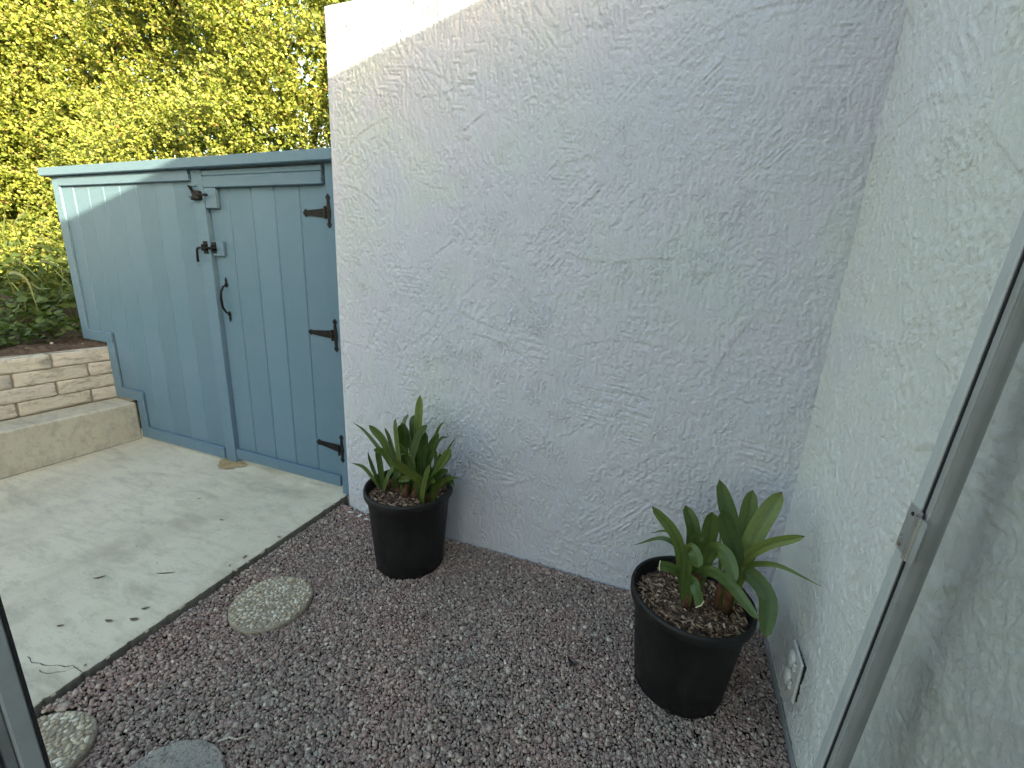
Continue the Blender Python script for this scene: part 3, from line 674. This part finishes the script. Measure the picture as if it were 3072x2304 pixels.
def catmull(pts, n):
    P = [2 * pts[0] - pts[1]] + list(pts) + [2 * pts[-1] - pts[-2]]; out = []
    seg = len(pts) - 1
    for k in range(n + 1):
        u = k / n * seg; i = min(int(u), seg - 1); t = u - i; a, b_, c, d = P[i:i + 4]
        out.append(.5 * ((2 * b_) + (c - a) * t + (2 * a - 5 * b_ + 4 * c - d) * t * t + (3 * b_ - a - 3 * c + d) * t ** 3))
    return out
def strap_leaf(parent, name, pts, w, mat, blunt=.5, fold=.22, n=20, face=None, cut=False, root=.55):
    """a strap leaf along a curve with a keel; stores across/along for the veining"""
    pts = catmull([np.array(p, float) for p in pts], n)
    V = []; F = []; ac = []; al = []
    m_ = 6
    for i, p in enumerate(pts):
        t = pts[min(i + 1, n)] - pts[max(i - 1, 0)]; t /= np.linalg.norm(t) + 1e-9
        nf = np.array(face if face is not None else (0, -1, .35), float); nf = nf - t * nf.dot(t); nf /= np.linalg.norm(nf) + 1e-9
        s = np.cross(t, nf); u = i / n
        prof = (root + (1 - root) * min(1, u / .35)) * (1 if cut else math.sqrt(max(0, 1 - max(0, (u - blunt) / (1 - blunt)) ** 2)) if blunt > .3 else 1 - max(0, (u - blunt) / (1 - blunt)) ** 2)
        hw_ = max(w * .5 * prof, .0008)
        for j in range(m_ + 1):
            q = -1 + 2 * j / m_
            V.append(p + s * q * hw_ - nf * fold * hw_ * (1 - abs(q)) * 1.0 + nf * .05 * hw_ * math.sin(u * 9 + j)); ac.append(abs(q)); al.append(u)
    for i in range(n):
        for j in range(m_): a = i * (m_ + 1) + j; F.append((a, a + 1, a + m_ + 2, a + m_ + 1))
    o = part(name, (V, F), mat, parent, True)
    for nm, arr in (('across', ac), ('along', [0] * len(al) if cut else al)):
        at = o.data.attributes.new(nm, 'FLOAT', 'POINT'); at.data.foreach_set('value', arr)
    return o
LEAF_B=[
((0.294,1.520,0.533),(0.262,1.565,0.660),(0.204,1.620,0.805),0.064),
((0.303,1.530,0.536),(0.310,1.589,0.680),(0.322,1.660,0.773),0.068),
((0.301,1.500,0.549),(0.335,1.522,0.705),(0.385,1.550,0.835),0.068),
((0.278,1.490,0.583),(0.239,1.468,0.691),(0.204,1.440,0.778),0.067),
((0.296,1.500,0.547),(0.351,1.478,0.663),(0.446,1.450,0.746),0.037),
((0.303,1.500,0.533),(0.380,1.446,0.625),(0.495,1.380,0.632),0.026),
((0.300,1.500,0.535),(0.375,1.424,0.524),(0.371,1.330,0.435),0.060),
((0.245,1.550,0.531),(0.239,1.573,0.572),(0.235,1.600,0.607),0.016),
((0.134,1.500,0.436),(0.088,1.500,0.601),(-0.010,1.500,0.705),0.044),
((0.151,1.520,0.435),(0.143,1.547,0.616),(0.103,1.580,0.696),0.055),
((0.175,1.500,0.472),(0.189,1.500,0.644),(0.184,1.500,0.734),0.064),
((0.130,1.530,0.508),(0.050,1.544,0.563),(-0.058,1.560,0.492),0.027),
((0.127,1.540,0.530),(0.059,1.567,0.580),(-0.001,1.600,0.539),0.018),
((0.144,1.470,0.567),(0.140,1.438,0.654),(0.162,1.400,0.689),0.036),
((0.130,1.450,0.590),(0.148,1.409,0.610),(0.155,1.360,0.598),0.046),
((0.197,1.480,0.584),(0.234,1.426,0.631),(0.269,1.360,0.583),0.055),
((0.187,1.480,0.505),(0.247,1.399,0.556),(0.338,1.300,0.515),0.041),
((0.126,1.500,0.452),(0.086,1.482,0.491),(0.045,1.460,0.503),0.038),
((0.152,1.440,0.487),(0.168,1.391,0.489),(0.177,1.330,0.490),0.042),
((0.145,1.470,0.398),(0.133,1.470,0.465),(0.127,1.470,0.548),0.037),
]
LEAF_A=[
((-1.144,1.690,0.448),(-1.138,1.712,0.759),(-1.144,1.740,0.893),0.042),
((-1.207,1.660,0.448),(-1.209,1.633,0.677),(-1.188,1.600,0.808),0.049),
((-1.201,1.700,0.478),(-1.234,1.727,0.715),(-1.228,1.760,0.775),0.037),
((-1.152,1.690,0.478),(-1.166,1.704,0.720),(-1.173,1.720,0.789),0.043),
((-1.216,1.660,0.461),(-1.290,1.642,0.651),(-1.360,1.620,0.738),0.046),
((-1.255,1.680,0.475),(-1.407,1.671,0.656),(-1.495,1.660,0.717),0.024),
((-1.219,1.670,0.456),(-1.267,1.656,0.665),(-1.279,1.640,0.732),0.039),
((-1.167,1.650,0.462),(-1.085,1.619,0.714),(-1.001,1.580,0.811),0.049),
((-1.145,1.680,0.476),(-1.175,1.680,0.689),(-1.217,1.680,0.757),0.043),
((-1.201,1.640,0.474),(-1.254,1.604,0.613),(-1.288,1.560,0.647),0.034),
((-1.345,1.650,0.380),(-1.362,1.627,0.528),(-1.357,1.600,0.604),0.021),
((-1.332,1.640,0.396),(-1.389,1.613,0.501),(-1.444,1.580,0.534),0.021),
((-1.035,1.580,0.518),(-1.070,1.526,0.591),(-1.106,1.460,0.671),0.040),
((-1.080,1.680,0.484),(-1.016,1.680,0.734),(-0.967,1.680,0.814),0.024),
((-1.065,1.670,0.507),(-0.990,1.656,0.708),(-0.923,1.640,0.752),0.028),
((-1.031,1.680,0.495),(-0.945,1.671,0.675),(-0.890,1.660,0.759),0.019),
((-1.024,1.630,0.467),(-0.933,1.599,0.647),(-0.868,1.560,0.730),0.040),
((-0.983,1.620,0.486),(-0.904,1.589,0.566),(-0.819,1.550,0.609),0.030),
((-1.018,1.620,0.481),(-0.933,1.575,0.590),(-0.861,1.520,0.653),0.032),
((-1.306,1.640,0.394),(-1.304,1.622,0.535),(-1.298,1.600,0.628),0.032),
((-1.285,1.620,0.409),(-1.233,1.589,0.505),(-1.164,1.550,0.589),0.034),
((-1.093,1.620,0.508),(-1.111,1.575,0.654),(-1.119,1.520,0.739),0.029),
((-1.021,1.690,0.492),(-1.019,1.685,0.607),(-1.025,1.680,0.671),0.029),
((-1.031,1.580,0.453),(-0.992,1.544,0.566),(-0.936,1.500,0.666),0.040),
((-1.083,1.660,0.454),(-1.065,1.642,0.652),(-1.036,1.620,0.761),0.043),
((-1.068,1.700,0.462),(-1.061,1.700,0.600),(-1.050,1.700,0.666),0.018),
]
STRAP=[
((-5.391,1.950,1.271),(-5.104,1.950,1.257),(-4.867,1.890,1.005),0.033),
((-5.301,2.000,1.391),(-5.117,2.000,1.313),(-4.806,1.940,1.224),0.014),
((-5.228,2.100,1.513),(-5.024,2.100,1.490),(-4.606,2.040,1.426),0.012),
((-4.931,1.980,1.385),(-4.626,1.980,1.352),(-4.545,1.920,1.159),0.020),
((-4.781,2.000,1.328),(-4.668,2.000,1.278),(-4.434,1.940,1.229),0.013),
((-5.756,2.200,1.679),(-5.500,2.200,1.817),(-5.152,2.140,1.953),0.035),
((-5.077,2.100,1.684),(-4.959,2.100,1.739),(-4.726,2.040,1.794),0.021),
((-5.365,1.950,1.205),(-5.249,1.950,1.134),(-5.099,1.890,1.078),0.016),
((-5.201,1.950,1.137),(-5.204,1.950,1.069),(-5.076,1.890,0.946),0.018),
((-5.188,2.000,1.209),(-5.067,2.000,1.177),(-4.727,1.940,1.198),0.014),
((-5.172,2.100,1.561),(-4.994,2.100,1.565),(-4.689,2.040,1.531),0.010),
((-5.192,2.150,1.679),(-5.054,2.150,1.624),(-4.792,2.090,1.541),0.010),
((-5.977,2.200,1.553),(-5.861,2.200,1.798),(-5.580,2.140,2.026),0.032),
((-5.500,2.100,1.447),(-5.527,2.100,1.407),(-5.399,2.040,1.301),0.014),
]
pa = thing('clivia_plant', (POT_A[0], POT_A[1], .38), 'bushy dark green strap leaved plant in the pot beside the gate', 'plant', 'clivias in black pots')
for i, (b_, m_, t_, w) in enumerate(LEAF_A):
    cx = -1.30 if b_[0] < -1.25 else (-1.165 if b_[0] < -1.10 else -1.04); cy = 1.655
    root = (cx + (b_[0] - cx) * .55, cy + (b_[1] - cy) * .6, .378)
    strap_leaf(pa, 'leaf', [root, b_, m_, t_] if b_[2] > .40 else [root, m_, t_], w * .96, M_CLIVIA_Y if i in (12, 17) else M_CLIVIA, .74 if w > .03 else .3, .25, face=(random.uniform(-.5, .5), -1, random.uniform(.15, .7)))
for x, y, z in ((-1.17, 1.62, .455), (-1.12, 1.63, .45), (-1.22, 1.64, .44), (-1.30, 1.65, .43), (-1.04, 1.62, .45)):
    part('stem', tube([(x, y + .02, .372), (x + .004, y + .02, (.372 + z) / 2), (x + .008, y + .024, z)], [.022, .020, .010], 10), M_SHEATH, pa, True)
for i in range(12):                                       # inner leaves filling the clump
    b_, m_, t_, w = random.choice([l for l in LEAF_A if l[3] > .028]); j = lambda s: random.uniform(-s, s); dx = j(.05)
    t2 = (t_[0] + dx + j(.02), min(1.86, t_[1] + .04 + j(.04)), t_[2] - random.uniform(.02, .09)); m2 = (m_[0] + dx * .6, min(1.84, m_[1] + .035), m_[2] - .03)
    strap_leaf(pa, 'leaf', [(b_[0] * .5 - 1.165 * .5, 1.665, .378), m2, t2], w * .95, M_CLIVIA, .74, .25, face=(random.uniform(-.6, .6), -1, random.uniform(.15, .7)))
pb = thing('clivia_plant', (POT_B[0], POT_B[1], .35), 'sparser broad leaved plant in the corner pot, with two cut leaves', 'plant', 'clivias in black pots')
for i, (b_, m_, t_, w) in enumerate(LEAF_B):
    cx, cy = (.155, 1.485) if b_[0] < .2 else (.275, 1.515)
    root = (cx + (b_[0] - cx) * .35, cy + (b_[1] - cy) * .5, .345)
    cut = i in (17, 18)
    o = strap_leaf(pb, 'leaf', [root, b_, m_, t_], w * .90, M_CLIVIA, .74 if w > .03 else .25, .25, face=(random.uniform(-.4, .4), -1, random.uniform(.2, .8)), cut=cut, root=.45)
    if cut:
        vs_ = [o.data.vertices[len(o.data.vertices) - 7 + j].co.copy() + Vector(pb.location) for j in range(7)]
        part('cut_edge', tube(vs_, .0016, 6), M_CREAM, o)
for x, y, z, r in ((.155, 1.475, .50, .020), (.175, 1.49, .49, .019), (.285, 1.51, .56, .022), (.262, 1.52, .53, .019)):
    part('stem', tube([(x, y, .335), (x, y, (.335 + z) / 2), (x + .004, y, z)], [r, r * .95, r * .5], 10), M_SHEATH, pb, True)

# ------------------------------------------------------------------ outlet with two flip covers
oy, oz = 1.4555, .243
ob = thing('electrical_outlet', (XR, oy, oz), 'grey weatherproof double outlet low on the house wall', 'outlet')
def ybox(y0, y1, z0, z1, d0, d1, c): return box(XR - d1, XR - d0, y0, y1, z0, z1, c)
ang = R(0)
part('backing_box', ybox(oy - .052, oy + .040, oz - .070, oz + .070, -.004, .0065, .001), M_RUBBER, ob)
part('cover_plate', ybox(oy - .058, oy + .058, oz - .078, oz + .082, .007, .016, .004), M_PLASTIC, ob)
for z in (oz + .038, oz - .034):
    fl = part('flip_cover', lathe([(.001, 0), (.026, 0), (.027, .004), (.025, .011), (.019, .015), (.001, .017)], 0, 0, 20), M_PLASTIC, ob, True)
    V = np.array([v.co[:] for v in fl.data.vertices]) + np.array(ob.location)
    for v, c in zip(fl.data.vertices, V): v.co = Vector((XR - .0165 - c[2], oy + .010 + c[0] * 1.0, z + c[1] * 1.18)) - Vector(ob.location)
    part('hinge_lug', ybox(oy - .034, oy - .018, z - .014, z + .014, .0165, .027, .003), M_PLASTIC, fl)
part('screw', tube([(XR - .0185, oy + .010, oz + .002), (XR - .0155, oy + .010, oz + .002)], .0035, 8), M_STEEL, ob)

# ------------------------------------------------------------------ leaning glazed door leaf at the right, jamb at the left
leaf = thing('glass_door', (.379, .87, .03), 'aluminium framed glass door leaf leaning along the house wall', 'door')
tilt = .0452
def lean(VF):
    V, F = VF; return [(x + .379 - .379 + tilt * z, y, z) for x, y, z in V], F
X0 = .379
part('stile', lean(box(X0, X0 + .032, .897, .925, .03, 2.08, .0025)), M_ALU, leaf)
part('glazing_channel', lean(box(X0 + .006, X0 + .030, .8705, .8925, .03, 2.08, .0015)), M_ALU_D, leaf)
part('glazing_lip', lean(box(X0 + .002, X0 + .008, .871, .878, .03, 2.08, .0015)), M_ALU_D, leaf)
part('gasket', lean(box(X0 + .004, X0 + .020, .8930, .8965, .03, 2.08)), M_RUBBER, leaf)
part('stile', lean(box(X0, X0 + .032, .10, .165, .03, 2.08, .0025)), M_ALU, leaf)
part('top_rail', lean(box(X0 + .001, X0 + .031, .166, .8700, 2.01, 2.079, .0025)), M_ALU, leaf)
part('bottom_rail', lean(box(X0 + .001, X0 + .031, .166, .8700, .031, .13, .0025)), M_ALU, leaf)
part('glass_pane', lean(box(X0 + .015, X0 + .019, .160, .875, .12, 2.02)), M_GLASS, leaf)
sp_ = part('strike_plate', lean(box(X0 - .0025, X0 - .0004, .880, .923, 1.043, 1.132, .0006)), M_STEEL, leaf)
part('curled_lip', lean(join(*[(lambda a0, a1: ([(X0 - .004 - .010 * math.sin(a0), .880 - .011 * (1 - math.cos(a0)) - .0005, z) for z in (1.046, 1.130)] + [(X0 - .004 - .010 * math.sin(a1), .880 - .011 * (1 - math.cos(a1)), z) for z in (1.130, 1.046)], [(0, 1, 2, 3)]))(k * .35, (k + 1) * .35) for k in range(9)])), M_STEEL, sp_, True)
part('lip_tab', lean(box(X0 - .010, X0 - .008, .845, .860, 1.048, 1.128, .0006)), M_ALU_D, sp_)
for y, z in ((.905, 1.118), (.912, 1.052)): part('screw', lean(([(X0 - .0028 - (.0018 if q else 0), y + .0042 * (.6 if q else 1) * math.cos(a), z + .0042 * (.6 if q else 1) * math.sin(a)) for q in (0, 1) for a in np.linspace(0, 2 * math.pi, 10, endpoint=False)], [(i, (i + 1) % 10, 10 + (i + 1) % 10, 10 + i) for i in range(10)] + [tuple(range(10, 20))])), M_IRON if z > 1.1 else M_DRYLEAF, sp_)

jamb = thing('door_jamb', (-1.15, .25, .06), 'grey aluminium door jamb with black seal at the lower left corner', 'door frame')
part('jamb_face', box(-1.16, -1.12, .258, .289, .06, 2.11, .003), M_ALU, jamb)
part('seal', box(-1.15, -1.1185, .2895, .2945, .06, 2.11, .0008), M_RUBBER, jamb)
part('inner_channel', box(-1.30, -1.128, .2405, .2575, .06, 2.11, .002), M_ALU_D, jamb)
part('rubber_strip', box(-1.133, -1.126, .236, .240, .06, 2.11), M_RUBBER, jamb)

# ------------------------------------------------------------------ bits lying about
def dry_leaf(x, y, z, L, w, a, label, mat, name='fallen_leaf', cat='leaf', curl=.15):
    V = []; F = []; n = 6
    for i in range(n + 1):
        u = i / n; hw_ = w * .5 * math.sin(math.pi * min(1, u * .94 + .04)) + .0004; X = (u - .5) * L; zz_ = L * curl * (2 * u - 1) ** 2
        for q in (-1, 0, 1): V.append((x + X * math.cos(a) - q * hw_ * math.sin(a), y + X * math.sin(a) + q * hw_ * math.cos(a), z + zz_ + .3 * hw_ * abs(q) + .0008))
    for i in range(n):
        for j in range(2): k = i * 3 + j; F.append((k, k + 1, k + 4, k + 3))
    o = part(name, (V, F), mat, None, True); return tag(o, label, cat, 'bits of leaf litter')
dry_leaf(-2.09, 1.045, SLAB_Z, .085, .007, .55, 'long thin dry leaf lying alone on the middle of the slab', M_DRYLEAF, curl=.05)
dry_leaf(-2.32, .905, SLAB_Z, .045, .012, 1.0, 'grey green leaf on the slab, left of the long thin dry leaf', M_DRYLEAF)
dry_leaf(-1.99, .775, SLAB_Z, .034, .013, .3, 'small brown leaf on the slab above the crack', M_DRYLEAF)
dry_leaf(-2.13, .685, SLAB_Z, .024, .010, .6, 'leaf scrap on the slab close to the door jamb', M_DRYLEAF)
dry_leaf(-1.935, .875, SLAB_Z, .030, .013, .8, 'brown leaf scrap near the slab edge, the upper of two', M_DRYLEAF)
dry_leaf(-1.91, .820, SLAB_Z, .036, .016, .4, 'brown leaf scrap near the slab edge, the lower of two', M_DRYLEAF)
dry_leaf(-2.28, 1.45, SLAB_Z, .028, .010, .2, 'small dark leaf on the slab towards the gate', M_DRYLEAF)
dry_leaf(-2.62, 1.55, SLAB_Z, .024, .009, .9, 'small dark leaf on the slab halfway to the step', M_DRYLEAF)
n = 45
lx = rng.uniform(-3.9, -1.92, n); ly = rng.uniform(.1, 1.93, n); LV = []; LF = []
for i in range(n):
    L = rng.uniform(.004, .013); w = L * rng.uniform(.25, .5); a = rng.uniform(0, 3.14); b0 = len(LV)
    for u, q in ((-.5, 0), (0, -.5), (.5, 0), (0, .5)): LV.append((lx[i] + u * L * math.cos(a) - q * w * math.sin(a), ly[i] + u * L * math.sin(a) + q * w * math.cos(a), SLAB_Z + .0016 + .002 * abs(u)))
    LF.append((b0, b0 + 1, b0 + 2, b0 + 3))
tag(part('leaf_crumbs', (np.array(LV), np.array(LF)), M_LITTER), 'fine leaf crumbs scattered over the slab', 'debris', kind='stuff')
dry_leaf(-.222, 1.394, .012, .055, .016, -.5, 'curled black leaf on the gravel between the two pots', M_BLACKLEAF, curl=.3)
tag(part('twig', tube([(-1.19, .650, .014), (-1.165, .672, .018), (-1.14, .676, .018), (-1.118, .700, .015)], [.0026, .0032, .003, .0022], 7), M_TWIG, None, True), 'pale broken twig on the gravel beside the grey stepping stone', 'twig')
for (x, y, L, a), lb in zip(((-1.735, 1.868, .045, .3), (-1.66, 1.862, .035, 1.2), (-1.60, 1.85, .04, -.4), (-1.70, 1.80, .022, .9)), ('white paint chip at the wall foot, nearest the slab corner', 'white paint chip at the wall foot, second from the slab corner', 'white paint chip lying against the pot beside the gate', 'small white chip in front of the other paint chips')):
    o = part('paint_chip', prism([(-L * .5, -L * .15), (-L * .1, -L * .28), (L * .5, -L * .1), (L * .35, L * .2), (-L * .2, L * .25)], 0, .0025), M_CHIPW)
    o.rotation_euler = (R(90) + random.uniform(-.3, .3), random.uniform(-.2, .2), a); o.location = (x, y, .022); tag(o, lb, 'paint chip', 'white chips at the wall foot')

# ------------------------------------------------------------------ hedge
def leaf_cloud(C, D, U, L, W, fold=.35):
    """C centres, D leaf axis, U approximate normal -> ovate folded leaves, two quads each"""
    n = len(C); D = D / np.linalg.norm(D, axis=1, keepdims=True); Sd = np.cross(D, U); Sd /= np.linalg.norm(Sd, axis=1, keepdims=True) + 1e-9; Nn = np.cross(Sd, D)
    prof = [(0, 0, 0), (.35, 1, fold), (.75, .75, fold * .7), (1, 0, -.15), (.75, -.75, fold * .7), (.35, -1, fold)]
    V = np.stack([C + D * (u * L)[:, None] + Sd * (q * .5 * W)[:, None] + Nn * (k * .5 * W)[:, None] for u, q, k in prof], 1)
    F = np.array([[0, 1, 2, 3], [0, 3, 4, 5]])
    return V.reshape(-1, 3), (F[None] + (np.arange(n) * 6)[:, None, None]).reshape(-1, 4)
hedge = thing('hedge', (-4.5, 3.4, .8), 'tall dense small leaved hedge in yellow evening sun behind the fence', 'hedge')
HX0, HX1, HZ0, HZ1 = -8.9, -2.1, .85, 4.6; cs = .04
sh = (int((HX1 - HX0) / cs) + 2, int((HZ1 - HZ0) / cs) + 2)
rgh = np.random.default_rng(21)
SURF = .17 * fnoise(sh, 9, 7, .3, rgh) + .10 * fnoise(sh, 3.2, 2.6, 0, rgh)
HOLE = fnoise(sh, 3.0, 2.2, .4, rgh)
def surf(x, z):
    i = np.clip(((x - HX0) / cs).astype(int), 0, sh[0] - 1); j = np.clip(((z - HZ0) / cs).astype(int), 0, sh[1] - 1)
    base = 3.05 + .10 * (z - 2.2) - .45 * sstep(-x, 5.2, 8.5)
    return base + SURF[i, j], HOLE[i, j]
def twigs(nt_, nl, depth, seed, rough=1.0, leaf=(.026, .0185)):
    rg = np.random.default_rng(seed)
    x = rg.uniform(HX0, HX1, nt_ * 3); z = rg.uniform(HZ0, HZ1, nt_ * 3)
    vis = (z > 1.75) | (x < -6.2); x = x[vis][:nt_]; z = z[vis][:nt_]; nt_ = len(x)   # nothing low down behind the fence
    s, hl = surf(x, z)
    d = depth[0] + (depth[1] - depth[0]) * rg.uniform(0, 1, nt_) ** 1.3
    keep = hl > -.90 + .25 * rg.standard_normal(nt_)
    d = np.where(keep, d, d + .32)
    B = np.stack([x, s + d, z], 1)
    dirn = np.stack([rg.normal(.12, .55, nt_), -np.abs(rg.normal(.55, .4, nt_)), rg.normal(.55, .45, nt_)], 1); dirn /= np.linalg.norm(dirn, axis=1, keepdims=True)
    Lt = rg.uniform(.09, .24, nt_)
    k = np.tile(np.arange(nl), nt_); q = np.repeat(np.arange(nt_), nl)
    u = (k + rg.uniform(.2, .8, len(k))) / nl
    C = B[q] + dirn[q] * (u * Lt[q])[:, None] + rg.normal(0, .007, (len(k), 3))
    r = rg.standard_normal((len(k), 3)); r -= dirn[q] * (r * dirn[q]).sum(1, keepdims=True); r /= np.linalg.norm(r, axis=1, keepdims=True)
    D = r * .9 + dirn[q] * .65 + np.array([0, 0, .1])
    U = dirn[q] * .5 + np.array([.35, -.55, .55]) + .35 * rg.standard_normal((len(k), 3))
    sc = rg.lognormal(0, .22, len(k)) * (1.0 + .25 * sstep(-x[q], 5, 7.5))
    return C, D, U, leaf[0] * sc, leaf[1] * sc
V, F = leaf_cloud(*twigs(16500, 13, (-.05, .26), 31))
tag(part('foliage', (V, F), M_HEDGE, hedge), kind='stuff')
V, F = leaf_cloud(*twigs(9000, 9, (.22, .9), 32, leaf=(.045, .034)))
tag(part('inner_foliage', (V, F), M_HEDGE, hedge), kind='stuff')
rgb_ = np.random.default_rng(5)
for k in range(9):
    x = -8.6 + k * .72 + rgb_.uniform(-.2, .2); y = 3.55 + rgb_.uniform(-.1, .15) - (.4 if x < -7 else 0); zb = bank_z(min(x, -4.6), y) - .1 if x < -4.4 else .45
    pts = [(x, y, zb)]; 
    for i in range(1, 9): pts.append((x + .09 * math.sin(i * 1.3 + k) + .03 * i * math.sin(k * 2.1), y + .07 * math.sin(i * .9 + 2 * k), zb + i * .5))
    tr_ = part('trunk', tube(pts, [.055 - .0052 * i for i in range(9)], 8), M_BARK, hedge, True)
    for j in range(11):
        i = 1 + j % 7; p = Vector(pts[i]); dv = Vector((rgb_.uniform(-1, 1), -rgb_.uniform(.1, .9), rgb_.uniform(.15, .9))).normalized(); Lb = rgb_.uniform(.3, .62)
        part('branch', tube([p, p + dv * Lb * .5 + Vector((0, 0, .02)), p + dv * Lb], [.015, .010, .004], 6), M_BARK, tr_, True)

# ------------------------------------------------------------------ low plants on the bank
def gleaf_mesh(seed):
    rg = np.random.default_rng(seed); n = 9; V = [(0, 0, 0), (0, .55, .06)]; F = []
    out = []
    for i in range(n):
        a = -2.55 + 5.1 * i / (n - 1); r = .5 * (1 + .10 * math.cos(5 * a) + rg.uniform(-.06, .06)); out.append((r * math.sin(a), .5 + r * math.cos(a), -.10 * (r * math.sin(a)) ** 2 * 4 + .03 * rg.standard_normal()))
    V += out
    for i in range(n - 1): F.append((1, 2 + i + 1, 2 + i))
    F += [(0, 1, 2), (0, 2 + n - 1, 1)]
    return mesh('leaf', V, F, M_GCOVER, True)
GL = [gleaf_mesh(i) for i in range(5)]
def groundcover(x, y, r, n, size, label, hgt=.12):
    z = bank_z(x, y); t = thing('groundcover_plant', (x, y, z), label, 'plant', 'leafy plants on the soil bank')
    part('stem', join(*[tube([(x, y, z - .02), (x + .4 * r * math.cos(a), y + .4 * r * math.sin(a), z + hgt * .6), (x + .8 * r * math.cos(a), y + .8 * r * math.sin(a), z + hgt * .4)], [.004, .003, .002], 5) for a in np.linspace(0, 6.28, 7, endpoint=False)]), M_GCOVER, t)
    for i in range(n):
        a = random.uniform(0, 6.28); q = r * math.sqrt(random.random()); s = size * random.uniform(.6, 1.25)
        zz_ = hgt * (1 - .75 * (q / r) ** 2) * random.uniform(.35, 1.1) + bank_z(x + q * math.cos(a), y) - z
        link('leaf', random.choice(GL), t, (q * math.cos(a), q * math.sin(a), zz_), (random.uniform(.1, .9), random.uniform(-.5, .5), random.uniform(0, 6.28)), (s, s, s))
groundcover(-4.72, 1.90, .18, 120, .050, 'low leafy plant in the soil right beside the fence end', .20)
groundcover(-4.62, 1.62, .17, 110, .046, 'low leafy plant on the bank above the retaining wall joint', .15)
groundcover(-4.58, 1.42, .15, 90, .050, 'low leafy plant on the bank cut by the left edge', .12)
groundcover(-5.15, 1.85, .28, 170, .060, 'leafy plant behind the two low ones, at the left edge', .24)
groundcover(-5.15, 2.25, .30, 190, .065, 'taller shaded leafy plant behind the fence end, under the hedge', .42)
groundcover(-5.75, 2.15, .36, 190, .060, 'leafy plant high on the bank at the left edge', .42)
groundcover(-6.1, 2.45, .42, 200, .060, 'leafy plant under the hedge far left, partly in the sun', .62)
st = thing('strap_leaf_plant', (-5.25, 2.05, bank_z(-5.25, 2.05)), 'clump of long pale grassy blades arching beside the fence end', 'plant')
for b_, m_, t_, w in STRAP:
    root = (b_[0] - .16, b_[1] + .12, max(bank_z(b_[0], 2.0), b_[2] - .34))
    strap_leaf(st, 'blade', [root, b_, m_, t_], w, M_STRAP, .1, .3, n=12, face=(.3, -1, .5), root=.5)
n = 420
x = rng.uniform(-5.6, -4.30, n); y = rng.uniform(.9, 2.3, n); C = np.stack([x, y, .79 + np.clip(-4.6 - x, 0, 9) * .13 + rng.uniform(.004, .018, n)], 1)
V, F = leaf_cloud(C, np.concatenate([rng.standard_normal((n, 2)), .15 * rng.standard_normal((n, 1))], 1), np.tile([0, 0, 1.], (n, 1)) + .3 * rng.standard_normal((n, 3)), rng.uniform(.012, .05, n), rng.uniform(.004, .016, n))
tag(part('leaf_litter', (V, F), M_LITTER), 'dry leaf litter on the soil bank above the block wall', 'leaf litter', kind='stuff')
tag(part('white_stone', ([tuple(np.array(v) * (.016, .011, .009) + (-4.50, 1.78, .80)) for v in pebble_mesh(77)[0]], pebble_mesh(77)[1]), M_CHIPW), 'small white stone on the soil above the block wall', 'stone')
